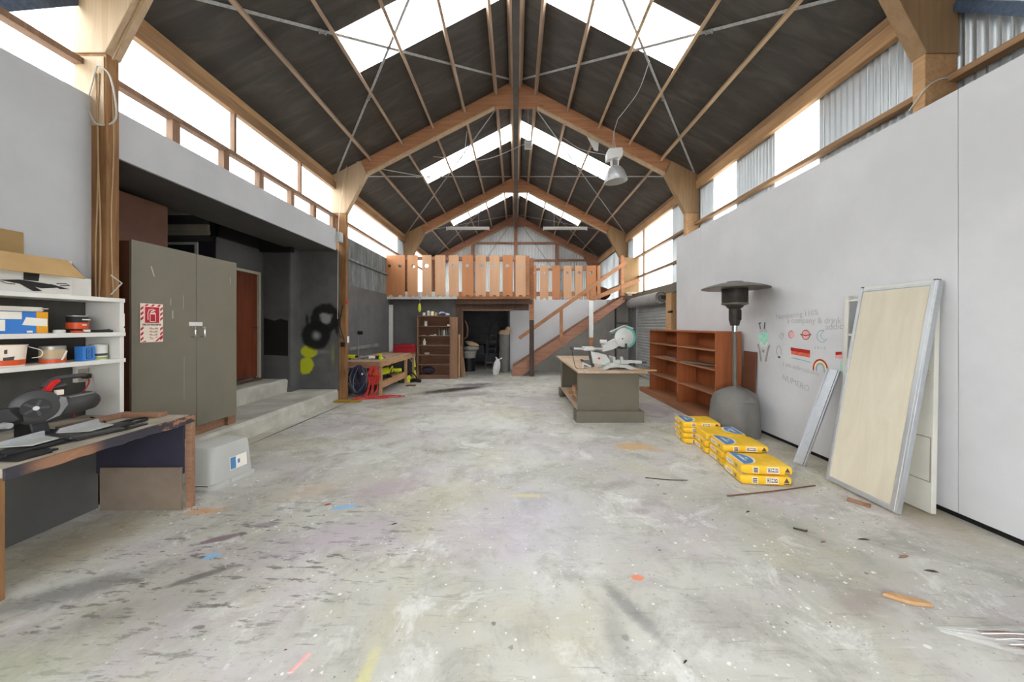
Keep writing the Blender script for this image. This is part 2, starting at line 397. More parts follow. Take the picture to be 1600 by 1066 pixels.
    M['dirty_ply'] = plain('dirty_grey_ply', (176, 168, 152), .7, 0, .2, 5, .1, .3, ((112, 104, 92), .6))
    M['cable'] = plain('cream_cable', (176, 148, 112), .6)
    M['wire'] = plain('white_wire', (200, 198, 192), .6)
    # dark walls
    M['dark_wall'] = plain('dark_grey_wall_paint', (100, 100, 100), .6, 0, .14, 2, .03, .3, ((74, 73, 72), .6))
    M['dark_wall2'] = plain('charcoal_wall_paint', (84, 84, 83), .6, 0, .12, 2, .03)
    M['soffit'] = plain('dark_grey_soffit', (88, 87, 86), .65, 0, .1, 2)
    M['black'] = plain('black_paint_and_gaps', (16, 16, 16), .7, 0, .2, 4)
    M['store_wall'] = plain('dim_store_wall', (112, 112, 114), .8, 0, .2, 2)
    M['concrete'] = plain('old_step_concrete', (188, 186, 176), .75, 0, .16, 3, .25, .3, ((118, 122, 92), .5))
    M['block'] = plain('grey_block_wall', (176, 174, 168), .75, 0, .12, 1.4, .1, .3, ((128, 126, 120), .6))
    M['olive'] = plain('olive_grey_paint', (122, 117, 102), .5, 0, .05, 2, .02, .35)
    M['olive_dark'] = plain('olive_grey_bench_paint', (112, 106, 92), .55, 0, .07, 2, .02, .3)
    M['white_mel'] = plain('white_melamine', (226, 224, 218), .4, 0, .04, 4)
    M['white'] = plain('white_paint', (222, 222, 220), .5, 0, .04, 4)
    M['offwhite'] = plain('offwhite_trim', (176, 170, 152), .6, 0, .08, 6)
    M['grey'] = plain('mid_grey', (128, 128, 128), .5)
    M['black_pl'] = plain('black_plastic', (30, 30, 31), .45, 0, .1)
    M['dark_pl'] = plain('charcoal_plastic', (62, 61, 61), .42, 0, .1, 12)
    M['red_pl'] = plain('red_plastic', (206, 36, 34), .35, 0, .05)
    M['red_box'] = plain('red_toolbox_paint', (158, 26, 40), .4, 0, .08)
    M['lime'] = plain('lime_plastic', (206, 214, 40), .4, 0, .06)
    M['silver'] = plain('brushed_aluminium', (190, 193, 197), .38, .55, .05, 20)
    M['chrome'] = plain('chrome', (210, 212, 214), .18, .95, .03)
    M['cast'] = plain('cast_grey_metal', (196, 198, 194), .45, .2, .06, 10)
    M['teal'] = plain('teal_plastic', (96, 176, 164), .4, 0, .06)
    M['teal_dark'] = plain('dark_teal_plastic', (52, 96, 92), .4, 0, .06)
    M['yellow'] = plain('yellow_paper_sack', (240, 192, 40), .5, 0, .08, 7, .05, .35, ((240, 214, 130), .6))
    M['blue_print'] = plain('blue_print', (84, 134, 182), .5); M['white_print'] = plain('white_print', (236, 232, 220), .5, 0, .03)
    M['dark_print'] = plain('charcoal_print', (72, 70, 76), .5); M['black_print'] = plain('black_print', (36, 34, 34), .6)
    M['grey_print'] = plain('grey_print', (150, 146, 140), .6); M['red_print'] = plain('red_print', (202, 20, 50), .45, 0, .04)
    M['cream_print'] = plain('cream_print', (244, 230, 214), .5, 0, .02); M['pale_grey_print'] = plain('pale_pencil', (180, 179, 182), .7, 0, .05)
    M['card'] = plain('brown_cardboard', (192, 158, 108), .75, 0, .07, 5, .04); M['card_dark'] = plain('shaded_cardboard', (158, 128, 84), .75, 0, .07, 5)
    M['navy'] = plain('navy_board', (46, 44, 58), .6, 0, .12, 5, .03)
    M['hardboard'] = plain('pale_brown_hardboard', (126, 112, 98), .65, 0, .12, 4)
    M['cover'] = plain('grey_vinyl_cover', (118, 116, 112), .6, 0, .1, 4, .1)
    M['heater'] = plain('grey_enamel_heater', (104, 98, 90), .4, .3, .08, 5); M['heater_dark'] = plain('dark_heater_mesh', (52, 48, 44), .5, .2, .3, 20)
    M['panel_cream'] = wood('cream_woodgrain_panel', (226, 218, 198), (212, 202, 180), 'z', .45, .25, .7)
    M['door_white'] = plain('aged_white_door', (214, 212, 202), .5, 0, .05, 3); M['glass_grey'] = plain('grey_door_glass', (138, 142, 144), .15, 0, .1, 2, 0, .6)
    M['door_red'] = wood('red_brown_door', (120, 62, 36), (98, 46, 26), 'z', .5, .4)
    M['shutter'] = plain('roller_steel', (170, 172, 170), .55, .15, .1, 4); M['drum'] = plain('roller_drum', (150, 150, 148), .55, .15, .1, 6)
    M['lampwhite'] = plain('lamp_enamel', (222, 222, 220), .4, 0, .04); M['lampmetal'] = plain('spun_aluminium', (190, 192, 192), .35, .35, .08, 14)
    M['blue_cord'] = plain('navy_cord', (44, 48, 74), .55); M['red_cord'] = plain('red_cord', (206, 58, 52), .5); M['yellow_cord'] = plain('ochre_cord', (168, 140, 48), .55)
    M['mint'] = plain('mint_chalk', (170, 226, 206), .7, 0, .1, 20); M['pink'] = plain('pink_chalk', (226, 172, 168), .7, 0, .08, 20)
    M['teal_chalk'] = plain('teal_chalk', (132, 176, 184), .7); M['red_chalk'] = plain('red_chalk', (176, 34, 28), .7, 0, .15, 20)
    M['orange_chalk'] = plain('orange_chalk', (214, 104, 78), .7, 0, .15, 20); M['yellow_chalk'] = plain('yellow_chalk', (240, 220, 150), .7); M['maroon_chalk'] = plain('maroon_chalk', (150, 66, 58), .7)
    M['smudge'] = plain('charcoal_smudge', (150, 148, 150), .7, 0, .2, 20)
    M['bag_white'] = plain('white_sack', (222, 222, 220), .5, 0, .06, 8, .1); M['carpet'] = plain('grey_carpet_back', (116, 114, 110), .9, 0, .1, 12, .2); M['carpet_end'] = plain('tan_carpet', (176, 150, 122), .9, 0, .1, 12, .2)
    M['bucket'] = plain('pale_bucket', (170, 168, 158), .5); M['ladder'] = plain('dull_metal_ladder', (96, 100, 102), .5, .2)
    M['tin'] = plain('tin_steel', (170, 168, 162), .4, .5); M['blue'] = plain('blue_carton', (56, 124, 204), .5, 0, .05); M['amber'] = plain('amber_carton', (224, 158, 24), .5)
    M['orange'] = plain('orange_tin', (214, 84, 40), .45); M['green'] = plain('green_label', (150, 176, 70), .5); M['sand'] = plain('sand_label', (190, 170, 136), .5)
    M['bottle_dark'] = plain('grey_glass_bottle', (112, 116, 112), .25, 0, .1); M['bottle_pale'] = plain('pale_bottle', (214, 210, 200), .35)
    M['cloth'] = plain('pale_blue_rag', (190, 196, 214), .8, 0, .15, 12); M['cloth_dark'] = plain('navy_rag', (66, 70, 104), .8)
    # clear storage tub and crumpled film
    g = G('frosted_clear_plastic').set(.28, 0, .45); g.b.inputs['Base Color'].default_value = (.78, .79, .79, 1); g.b.inputs['Alpha'].default_value = .36; M['tub'] = g.m
    g = G('clear_wrap_film').set(.12, 0, .6); g.b.inputs['Base Color'].default_value = (.8, .8, .78, 1); g.b.inputs['Alpha'].default_value = .3; M['film'] = g.m
    # dark board edge chipped to bare wood
    g = G('chipped_bench_edge').set(.6, 0, .3); n = g.noise(g.mapping(g.coord(), sc=(6, 3, 6)), 1.6, 6, .7)
    c = g.mix(g.rng(n, .52, .58), lin((60, 58, 66)), lin((160, 116, 86))); c = g.blob(c, lin((166, 122, 92)), 0, -.35, 5, .22, 0, .8, n, .7, .5); g.col(c); M['edge'] = g.m
    # spray painted alcove end wall
    g = G('spray_painted_grey_wall').set(.6, 0, .3); n = g.noise(g.coord(), 2, 6, .6); n3 = g.noise(g.coord(), 6, 6, .7)
    c = g.mix(g.rng(n, .35, .7), lin((88, 88, 87)), lin((104, 104, 103)))
    def ring(c, cx, cz, r, w, st):
        m = g.mapping(g.coord(), (cx, 0, cz), (0,0,0), (1, 1e4, 1), 'TEXTURE'); q = g.n.new('ShaderNodeVectorMath'); q.operation = 'LENGTH'; g.link(m, q.inputs[0])
        d = g.math('ABSOLUTE', g.math('SUBTRACT', g.math('ADD', q.outputs['Value'], g.math('MULTIPLY', g.math('SUBTRACT', n3, .5), .09)), r))
        return g.mix(g.rng(d, w, w*.45, 0, st), c, lin((20, 20, 20)))
    c = g.blob(c, lin((186, 190, 30)), -4.31, 1.03, .21, .15, 0, .95, n3, .3, .35, 'xz'); c = g.blob(c, lin((186, 190, 30)), -4.38, .73, .17, .2, .3, .95, n3, .25, .3, 'xz')
    c = g.blob(c, lin((150, 156, 50)), -3.82, .95, .05, .35, 0, .4, n3, .8, .5, 'xz')
    c = ring(c, -3.98, 1.72, .21, .13, .95); c = ring(c, -4.17, 1.36, .2, .14, .97)
    c = g.blob(c, lin((170, 170, 168)), -3.97, 1.72, .15, .15, 0, .55, n3, .5, .9, 'xz'); c = g.blob(c, lin((150, 150, 148)), -4.17, 1.36, .07, .07, 0, .7, n3, .5, .5, 'xz')
    c = g.blob(c, lin((22, 22, 22)), -4.36, 1.68, .05, .15, 0, .8, n3, .5, .5, 'xz'); c = g.blob(c, lin((22, 22, 22)), -3.72, 1.55, .07, .25, 0, .85, n3, .5, .7, 'xz')
    c = g.blob(c, lin((136, 136, 134)), -4.05, 1.02, .25, .06, 0, .5, n3, .8, .5, 'xz'); g.col(c); M['spray_wall'] = g.m
    g = G('black_patched_wall').set(.55, 0, .3); n = g.noise(g.coord(), 2, 6, .6); n3 = g.noise(g.coord(), 5, 6, .6)
    c = g.mix(g.rng(n, .35, .7), lin((68, 68, 68)), lin((84, 84, 83)))
    c = g.blob(c, lin((18, 18, 19)), -4.76, 1.33, .34, .42, 0, .95, n3, .2, .15, 'xz'); g.col(c); M['patch_wall'] = g.m
setup_materials()
# ================================================================ the setting
EAVE = 3.87; RIDGE = 6.73; SL = .52
def roof(x): return RIDGE-SL*abs(x)
FRAMES = [3.07, 7.40, 12.13, 16.25]; TH = .10
REAR = -1.6
struct('floor', B().box(-6.9, 4.0, REAR, 16.6, -.12, 0), M['floor'])
struct('ground', B().box(-60, 60, -60, 70, -.3, -.14), plain('outside_gravel', (150, 148, 140), .9))

# --- roof: lining with gaps for the skylight sheets
sky_gaps = {-1: [(.3, 1.04), (4.70, 5.44), (8.90, 9.67), (12.94, 13.70)], 1: [(.3, 1.04), (4.61, 5.36), (8.74, 9.48), (12.96, 13.70)]}
ceil = B()
def slab(b, s, xa, xb, ya, yb, off=0.):
    b.add([(s*xa, ya, roof(xa)+off), (s*xb, ya, roof(xb)+off), (s*xb, yb, roof(xb)+off), (s*xa, yb, roof(xa)+off)], [(0, 1, 2, 3)])
XI, XO = .14, 2.42
for s in (-1, 1):
    slab(ceil, s, 0, XI, REAR, 16.5); slab(ceil, s, XO, EAVE+.16, REAR, 16.5)
    y = REAR
    for a, b_ in sky_gaps[s]+[(16.5, 16.5)]:
        slab(ceil, s, XI, XO, y, a); y = b_
ceiling = struct('ceiling', ceil, M['lining'])
for s in (-1, 1):
    for a, b_ in sky_gaps[s]:
        q = B(); q.corr(a-.01, b_+.01, lambda u, w: ((s*XO, u, roof(XO)+.02+w), (s*XI, u, roof(XI)+.02+w)))
        obj('skylight_sheet', q, M['skylight'], ceiling)
# lining seams: narrow laps of paper across each bay
for s in (-1, 1):
    for y0, y1 in ((FRAMES[0]+TH, FRAMES[1]), (FRAMES[1]+TH, FRAMES[2]), (FRAMES[2]+TH, FRAMES[3])):
        for k in (.27, .62, .86):
            y = y0+(y1-y0)*k; q = B()
            q.add([(s*2.44, y, roof(2.44)-.004), (s*3.8, y+.02, roof(3.8)-.004), (s*3.8, y+.14, roof(3.8)-.007), (s*2.44, y+.12, roof(2.44)-.007)], [(0, 1, 2, 3)])
            obj('paper_lap', q, M['lining'], ceiling)
# purlins hung between the frames
PX = [.13, .45, 1.12, 1.78, 2.43, 3.09]
ends = [REAR]+[v for f in FRAMES for v in (f, f+TH)]
bays = [(REAR, FRAMES[0])]+[(FRAMES[i]+TH, FRAMES[i+1]) for i in range(3)]
for y0, y1 in bays:
    for s in (-1, 1):
        for i, x in enumerate(PX):
            n = Vector((s*SL, 0, 1)).normalized(); c = Vector((s*x, 0, roof(x)))-n*.06
            q = B().bar((c.x, y0, c.z), (c.x, y1, c.z), .042, .10, n)
            obj('purlin', q, M['purlin_pale'] if (s > 0 and x > 1.5 and y0 < 5) else M['purlin'], ceiling)
# crossed steel straps under the lining, each with its tensioner
def strap(s, xa, ya, xb, yb):
    off = -.012
    pa = Vector((s*xa, ya, roof(xa)+off)); pb = Vector((s*xb, yb, roof(xb)+off)); n = Vector((s*SL, 0, 1)).normalized()
    q = B().bar(pa, pb, .042, .003, n)
    st = obj('roof_brace_strap', q, M['strap'], ceiling)
    d = (pb-pa).normalized(); c = pa.lerp(pb, .34 if xa > xb else .66); t = B()
    sd = d.cross(n)
    for k in (-1, 1):
        t.bar(c+sd*k*.022-d*.05-n*.012, c+sd*k*.022+d*.05-n*.012, .009, .009, n); t.bar(c+d*k*.04-sd*.034-n*.014, c+d*k*.04+sd*.034-n*.014, .016, .012, n)
    obj('strap_tensioner', t, M['silver'], ceiling)
for y0, y1 in bays[1:]:
    for s in (-1, 1):
        strap(s, 3.78, y0+.02, .08, y1-.08); strap(s, .08, y0+.02, 3.74, y1-.02)
for s in (-1, 1): strap(s, .08, -1.2, 3.78, 3.0)
obj('ridge_beam', B().box(-.05, .055, REAR, 16.25, 6.07, 6.17), plain('dark_ridge_steel', (92, 90, 88), .5, .2), ceiling)

# --- portal frames: each one thing
def portal(y, label, mf, mk, mc):
    t = thing('portal_frame', label, 'portal frame', (0, y, 0), 'timber portal frames across the shed')
    for s in (-1, 1):
        y2 = y+TH
        obj('column', B().box(min(s*3.57, s*3.85), max(s*3.57, s*3.85), y, y2, .0, 3.93), mc[0 if s < 0 else 1], t, .006)
        kn = [(3.57, 3.93), (3.14, 4.75), (3.26, 5.03), (3.85, roof(3.85)), (3.85, 3.93)]
        obj('knee', B().prism([(s*a, y-.012, z) for a, z in kn], (0, TH+.024, 0)), mk[0 if s < 0 else 1], t, .004)
        rf = [(3.14, 4.79), (3.26, 5.03), (.45, roof(.45)), (.45, 6.19)]
        obj('rafter', B().prism([(s*a, y, z) for a, z in rf], (0, TH, 0)), mf, t, .004)
        fl = [(3.14, 4.75), (3.14, 4.79), (.45, 6.19), (.45, 6.155)]
        obj('bottom_flange', B().prism([(s*a, y-.006, z) for a, z in fl], (0, TH+.012, 0)), M['frame_pale'], t, .003)
    obj('apex_gusset', B().prism([(a, y-.01, z) for a, z in ((-.46, 6.185), (.46, 6.185), (.47, roof(.47)), (0, RIDGE), (-.47, roof(.47)))], (0, TH+.02, 0)), mf, t, .004)
    return t
FR0 = portal(FRAMES[0], 'nearest timber portal frame, only its pale knees and columns showing at the photo edges', M['frame'], (M['frame_pale'], M['frame_tan']), (M['column'], M['eave']))
portal(FRAMES[1], 'orange brown portal frame behind the hanging bay lamp, second from the camera', M['frame'], (M['frame_pale'], M['frame_tan']), (M['column'], M['eave']))
portal(FRAMES[2], 'portal frame over the loft fence, third from the camera', M['frame'], (M['frame_tan'], M['frame_tan']), (M['column'], M['rail']))
portal(FRAMES[3], 'farthest portal frame, against the corrugated gable wall', M['red_timber'], (M['red_timber'], M['red_timber']), (M['red_timber'], M['red_timber']))

# --- left wall
obj('pale_face_board', B().box(-3.84, -3.585, 3.062, 3.069, 3.3, 3.90), M['frame_pale'], FR0, .002)
def sheet(par, s, y0, y1, z0, z1, m, name, x=EAVE): 
    q = B().corr(y0, y1, lambda u, w: ((s*x+w, u, z0), (s*x+w, u, z1))); return obj(name, q, m, par)
def window(n, s, y0, y1, z0, z1):
    q = B().corr(y0, y1, lambda u, w: ((s*EAVE+w, u, z0), (s*EAVE+w, u, z1))); o = obj(f'window_{n}', q, M['sheet']); o['kind'] = 'structure'; return o
wl = B().box(-3.95, -3.90, REAR, 3.0, 0, 3.40)
wall_left = struct('wall_left', wl, M['dull_galv'])
obj('wall_panel', B().box(-3.72, -3.70, 2.42, 3.07, .72, 3.555), M['left_board'], wall_left, .002)
obj('wall_panel', B().box(-3.72, -3.70, REAR, 2.412, .0, 3.555), M['left_board'], wall_left, .002)
obj('dark_wall_panel', B().box(-3.72, -3.703, 2.42, 3.07, .0, .718), M['dark_wall2'], wall_left)
obj('panel_gap', B().box(-3.699, -3.6975, 2.33, 2.345, 2.28, 3.555), M['black'], wall_left)
obj('panel_gap', B().box(-3.699, -3.6975, 1.6, 2.345, 2.275, 2.282), M['black'], wall_left)
obj('fascia', B().box(-3.73, -3.70, 3.18, 7.24, 3.115, 3.555), M['left_board'], wall_left, .003)
obj('fascia_packer', B().box(-3.74, -3.62, 7.24, 7.38, 3.3, 3.5), M['left_board'], wall_left, .003)
for i, (a, b_) in enumerate(((REAR, 3.12), (3.12, 5.2), (5.2, 7.45), (7.45, 9.6), (9.6, 11.5))): window(i+1, -1, a, b_, 3.42 if i < 3 else 3.57, 4.76)
window(6, -1, 12.9, 15.6, 2.7, 4.76)
sheet(wall_left, -1, 11.5, 12.9, 2.5, 4.76, M['galv'], 'steel_sheet'); sheet(wall_left, -1, 15.6, 16.45, 2.4, 4.76, M['galv'], 'steel_sheet'); sheet(wall_left, -1, 12.2, 16.45, 0, 2.7, M['dull_galv'], 'steel_sheet')
for a, b_ in ((7.45, 8.3), (8.3, 9.15), (9.15, 10.0), (10.0, 10.85), (10.85, 12.2)): sheet(wall_left, -1, a, b_, 2.4, 3.58, M['dull_galv'], 'steel_sheet', 3.85)
obj('lower_board', B().box(-3.86, -3.83, 7.5, 10.78, 0, 2.5), M['dark_wall'], wall_left, .004)
for y0, y1 in bays:
    obj('eave_beam', B().box(-3.855, -3.775, y0, y1, 4.43, 4.575), M['girt'], wall_left, .004)
    obj('eave_strip', B().box(-3.865, -3.815, y0, y1, 4.578, 4.70), M['eave'], wall_left, .003)
    obj('girt', B().box(-3.85, -3.76, y0, y1, 3.83, 3.885), M['stud'], wall_left, .003)
for y in (3.914, 4.593, 5.225, 5.954, 6.614, 7.30): obj('stud', B().box(-3.85, -3.77, y-.045, y+.045, 3.5, 3.83), M['stud'], wall_left, .003)
for y in (4.76, 6.22): obj('stud', B().box(-3.85, -3.79, y-.02, y+.02, 3.885, 4.43 if y > 5 else 4.5), M['stud'], wall_left, .003)
obj('girt', B().box(-3.85, -3.78, 7.5, 10.6, 3.06, 3.12), M['dull_galv'], wall_left, .003)
obj('low_rail', B().box(-3.83, -3.76, 7.55, 9.7, 1.0, 1.08), M['dull_galv'], wall_left, .003)
obj('wall_brace_strap', B().bar((-3.80, 2.30, 3.62), (-3.80, 3.06, 4.40), .085, .003, (1, 0, 0)), M['strap_blue'], wall_left)
obj('cover_strip', B().box(-3.83, -3.72, 10.62, 10.68, .72, 2.2), M['white'], wall_left)

# --- the alcove on the left: steps, inner walls, soffit, door
alc = struct('wall_alcove_end', B().box(-4.5, -3.71, 7.35, 7.43, .2, 3.13), M['spray_wall'])
obj('wall_nib', B().box(-4.54, -4.5, 7.03, 7.43, .2, 3.13), M['dark_wall'], alc)
obj('return_wall', B().box(-5.08, -4.542, 7.03, 7.10, .2, 3.13), M['dark_wall2'], alc)
obj('black_paint_patch', B().prism([(-5.03, 7.029, .98), (-4.55, 7.029, .96), (-4.548, 7.029, 1.66), (-4.7, 7.029, 1.70), (-4.82, 7.029, 1.66), (-5.03, 7.029, 1.72)], (0, -.001, 0)), M['black'], alc)
inner = B()
inner.box(-5.12, -5.04, 5.92, 6.03, .4, 3.06).box(-5.12, -5.04, 6.87, 7.06, .4, 3.06).box(-5.12, -5.04, 6.03, 6.87, 2.58, 3.06)
wall_in = struct('wall_alcove_inner', inner, M['dark_wall2'])
obj('dark_space_panels', B().box(-5.14, -5.05, 5.90, 7.06, 3.062, 3.64).box(-5.3, -5.26, 5.98, 7.1, 0, 3.64).box(-5.08, -4.42, 6.92, 7.02, 3.02, 3.6), M['black'], wall_in)  # black stands in for dark space above; added rear panel blocks light leaks
back = struct('wall_alcove_back', B().box(-6.8, -5.05, 5.92, 5.98, 0, 3.64), M['dark_wall2'])
obj('cornice_board', B().box(-6.8, -5.13, 5.86, 5.92, 3.15, 3.25), M['offwhite'], back, .004)
obj('cornice_board', B().box(-6.8, -5.12, 5.88, 5.92, 3.08, 3.145), M['offwhite'], back, .004)
obj('upper_board', B().box(-6.8, -5.13, 5.87, 5.92, 3.42, 3.54), M['offwhite'], back, .004)
obj('window_frame', B().box(-6.6, -5.33, 5.89, 5.92, 2.92, 2.96).box(-5.38, -5.33, 5.89, 5.92, 1.6, 2.92), M['white'], back, .003)
obj('window_pane', B().box(-6.55, -5.38, 5.905, 5.918, 1.6, 2.92), plain('dim_blue_glass', (50, 56, 64), .2), back)
obj('dark_board', B().box(-5.33, -5.05, 5.91, 5.93, 1.4, 2.98), M['navy'], back)
struct('wall_alcove_side', B().box(-6.86, -6.8, 3.1, 6.0, 0, 3.7), M['dark_wall2'])
struct('wall_alcove_front', B().box(-6.86, -3.86, 3.08, 3.17, 0, 3.7), M['dark_wall2'])
sof = B().box(-4.56, -3.73, 3.17, 7.43, 3.115, 3.15).box(-6.86, -4.4, 3.1, 7.5, 3.64, 3.7).box(-5.2, -4.4, 7.1, 7.43, 3.13, 3.66).box(-4.42, -4.4, 3.17, 7.43, 3.15, 3.66)
soffit = struct('ceiling_alcove', sof, M['soffit'])
d1 = struct('door_1', B().box(-5.075, -5.035, 6.06, 6.85, .58, 2.55), M['door_red'], None, .003)
obj('door_frame', B().box(-5.06, -5.0, 6.855, 6.91, .52, 2.60).box(-5.06, -5.0, 6.0, 6.055, .52, 2.60).box(-5.06, -5.0, 6.0, 6.91, 2.555, 2.605), M['offwhite'], d1, .003)
obj('door_handle', B().cyl((-5.035, 6.79, 1.52), (-5.0, 6.79, 1.52), .014).cyl((-5.0, 6.80, 1.52), (-5.0, 6.70, 1.52), .009), M['chrome'], d1)
obj('door_sill', B().box(-5.1, -4.98, 6.0, 6.91, .5, .545), M['doorframe'], d1)
def slabstep(name, x0, x1, y0, y1, z0, z1, seed):
    r = random.Random(seed); b = B(); n = 14; ys = [y0+(y1-y0)*i/n for i in range(n+1)]
    prof = lambda j: [(x0, z0), (x1+j[0], z0), (x1+j[1], z1-.045+j[2]), (x1-.04+j[3], z1+j[4]), (x0, z1)]
    rows = []
    for y in ys:
        j = [r.uniform(-.014, .014) for _ in range(5)]; j[4] *= .3
        rows.append([(x, y, z) for x, z in prof(j)])
    v = [p for row in rows for p in row]; f = [(i*5+k, i*5+(k+1) % 5, (i+1)*5+(k+1) % 5, (i+1)*5+k) for i in range(n) for k in range(5)]
    f += [(4, 3, 2, 1, 0), tuple(n*5+k for k in range(5))]
    return struct(name, b.add(v, f), M['concrete'])
slabstep('floor_lower_step', -6.8, -3.70, 3.2, 7.345, 0, .235, 3)
slabstep('floor_upper_step', -6.8, -4.56, 4.9, 7.03, .235, .5, 5)

# --- right wall
wr = B().box(3.93, 3.96, REAR, 16.45, 0, 2.6)  # runs on unseen behind the roller door, added to stop light leaks
wall_right = struct('wall_right', wr, M['dull_galv'])
for a, b_ in ((REAR, 2.824), (2.828, 6.754), (6.758, 7.78)): obj('wall_panel', B().box(3.55, 3.568, a, b_, .05, 3.455), M['white_board'], wall_right, .002)
obj('dark_gap_strip', B().box(3.58, 3.66, REAR, 7.78, 0, .08), M['black'], wall_right)  # black strip stands in for the shadowed gap under the wall panels
cuts = [(REAR, -.6, 0), (-.6, .16, 1), (.16, 1.6, 0), (1.6, 3.12, 0), (3.12, 4.49, 0), (4.49, 5.255, 1), (5.255, 6.15, 0), (6.15, 6.89, 1), (6.89, 7.6, 0), (7.6, 8.65, 0), (8.65, 10.1, 1), (10.1, 11.57, 1), (11.57, 12.3, 0), (12.3, 13.7, 0), (13.7, 15.1, 0), (15.1, 16.45, 0)]  # rearmost translucent sheet is unseen, added to help the light
wn = 7
for a, b_, k in cuts:
    if k: window(wn, 1, a, b_, 2.56, 4.76); wn += 1
    else: sheet(wall_right, 1, a, b_+.02, 2.4, 4.76, M['galv'], 'steel_sheet', EAVE+.004)
sheet(wall_right, 1, 11.1, 16.45, 0, 2.45, M['dull_galv'], 'steel_sheet')
for i, (y0, y1) in enumerate(bays):
    obj('eave_beam', B().box(3.775, 3.855, y0, y1, 4.43, 4.60), M['eave'], wall_right, .004)
    obj('eave_strip', B().box(3.80, 3.862, y0, y1, 4.60, 4.715), M['girt'], wall_right)
    obj('girt', B().box(3.76, 3.855, y0, y1, 3.68, 3.735), M['girt'], wall_right, .003)
obj('girt', B().box(3.78, 3.855, 7.5, 12.1, 3.05, 3.11), M['stud'], wall_right, .003)
obj('girt', B().box(3.78, 3.855, 12.23, 16.25, 3.0, 3.08), M['stud'], wall_right, .003)
obj('mullion', B().box(3.80, 3.85, 10.48, 10.54, 2.6, 4.43), M['stud'], wall_right)
obj('lintel', B().box(3.72, 3.86, 8.1, 11.3, 2.36, 2.58), M['olive_dark'], wall_right, .004)
obj('door_post', B().box(3.72, 3.84, 8.42, 8.74, 0, 2.36), M['pine'], wall_right, .004)
obj('post_hole', B().cyl((3.74, 8.60, 1.9), (3.725, 8.41, 1.9), .03), M['black'], wall_right)
obj('wall_brace_strap', B().bar((3.80, 2.3, 3.60), (3.80, 3.06, 4.34), .085, .003, (1, 0, 0)), M['strap_blue'], wall_right)
# roller door
rd = B(); n = 26
prof = []
for i in range(n):
    z = .02+2.2*i/n; h = 2.2/n
    prof += [(3.865, z), (3.84, z+h*.2), (3.84, z+h*.62), (3.865, z+h*.82)]
prof.append((3.865, 2.24))
vv = [(x, y, z) for y in (8.82, 11.08) for x, z in prof]; m_ = len(prof)
rd.add(vv, [(i, i+1, m_+i+1, m_+i) for i in range(m_-1)])
door2 = struct('door_2', rd, M['shutter'])
obj('roller_drum', B().lathe([(.11, 0), (.155, .0), (.155, 2.3), (.11, 2.3)], (3.63, 8.78, 2.27), 28, Matrix.Rotation(-PI/2, 3, 'X')), M['drum'], door2)
sp_ = [(3.63+(.03+.011*i/2)*math.cos(i*.42), 8.772, 2.27+(.03+.011*i/2)*math.sin(i*.42)) for i in range(22)]
obj('drum_spiral', B().tube(sp_, .008, 5), M['heater_dark'], door2)
obj('drum_bracket', B().box(3.60, 3.86, 8.72, 8.74, 2.22, 2.32), M['dark_pl'], door2)
obj('door_guide', B().box(3.80, 3.87, 8.76, 8.82, 0, 2.2).box(3.80, 3.87, 11.08, 11.14, 0, 2.2), M['shutter'], door2)

# --- gable wall
wb_ = B().corr(-3.95, 3.95, lambda u, w: ((u, 16.44+w, 0), (u, 16.44+w, roof(u)+.05)))
wall_back = struct('wall_back', wb_, M['galv_pale'])
for x in (-2.0, 0, 1.9): obj('gable_post', B().box(x-.07, x+.07, 16.26, 16.40, 0, roof(x)-.22), M['red_timber'], wall_back, .004)
for z, w in ((5.42, 2.2), (4.62, 3.6)):
    for a, b_ in ((-w, -2.07), (-1.93, -.07), (.07, 1.83), (1.97, w)):
        if b_-a > .05: obj('gable_girt', B().box(a, b_, 16.33, 16.40, z-.04, z+.04), M['red_timber'], wall_back, .003)
for s in (-1, 1): obj('gable_brace', B().bar((s*.35, 16.405, 6.15), (s*2.1, 16.405, 3.7), .05, .004, (0, 1, 0)), M['strap'], wall_back)

# --- rear end behind the camera: unseen open doorway, added and sized for daylight on the near floor
rw = B().box(-3.95, -1.8, REAR-.1, REAR, 0, 3.7).box(1.8, 3.95, REAR-.1, REAR, 0, 3.7).box(-1.8, 1.8, REAR-.1, REAR, 2.5, 3.7)
rw.prism([(-3.95, REAR-.1, 3.7), (3.95, REAR-.1, 3.7), (3.95, REAR-.1, 4.7), (0, REAR-.1, 6.75), (-3.95, REAR-.1, 4.7)], (0, .1, 0))
struct('wall_rear', rw, M['dull_galv'])

# --- store room and loft
part = B().box(-3.86, -1.84, 10.78, 10.86, 0, 2.35)
wall_store = struct('wall_store_front', part, M['dark_wall'])
obj('door_jamb', B().box(-1.84, -1.66, 10.74, 10.88, 0, 2.35), M['doorframe'], wall_store, .004)
obj('door_stop', B().box(-1.66, -1.62, 10.78, 10.84, 0, 2.04), M['far_case_side'], wall_store, .003)
obj('door_header', B().box(-1.66, .40, 10.76, 10.86, 2.04, 2.35), M['doorframe'], wall_store, .004)
obj('header_ledge', B().box(-1.62, -.1, 10.72, 10.76, 2.02, 2.06), M['far_case_side'], wall_store, .003)
st = B().box(-3.86, -3.8, 10.86, 16.3, 0, 2.35).box(-3.86, .35, 15.4, 15.46, 0, 2.35).box(-.26, -.2, 12.24, 15.46, 0, 2.35)
struct('wall_store_inner', st, M['store_wall'])
lf = B().box(-3.86, .42, 10.56, 16.25, 2.35, 2.43).box(.42, 3.84, 12.36, 16.25, 2.35, 2.47)
loft = struct('floor_loft', lf, M['doorframe'])
obj('edge_trim', B().box(-3.86, -1.75, 10.46, 10.56, 2.36, 2.46), M['white'], loft, .004)
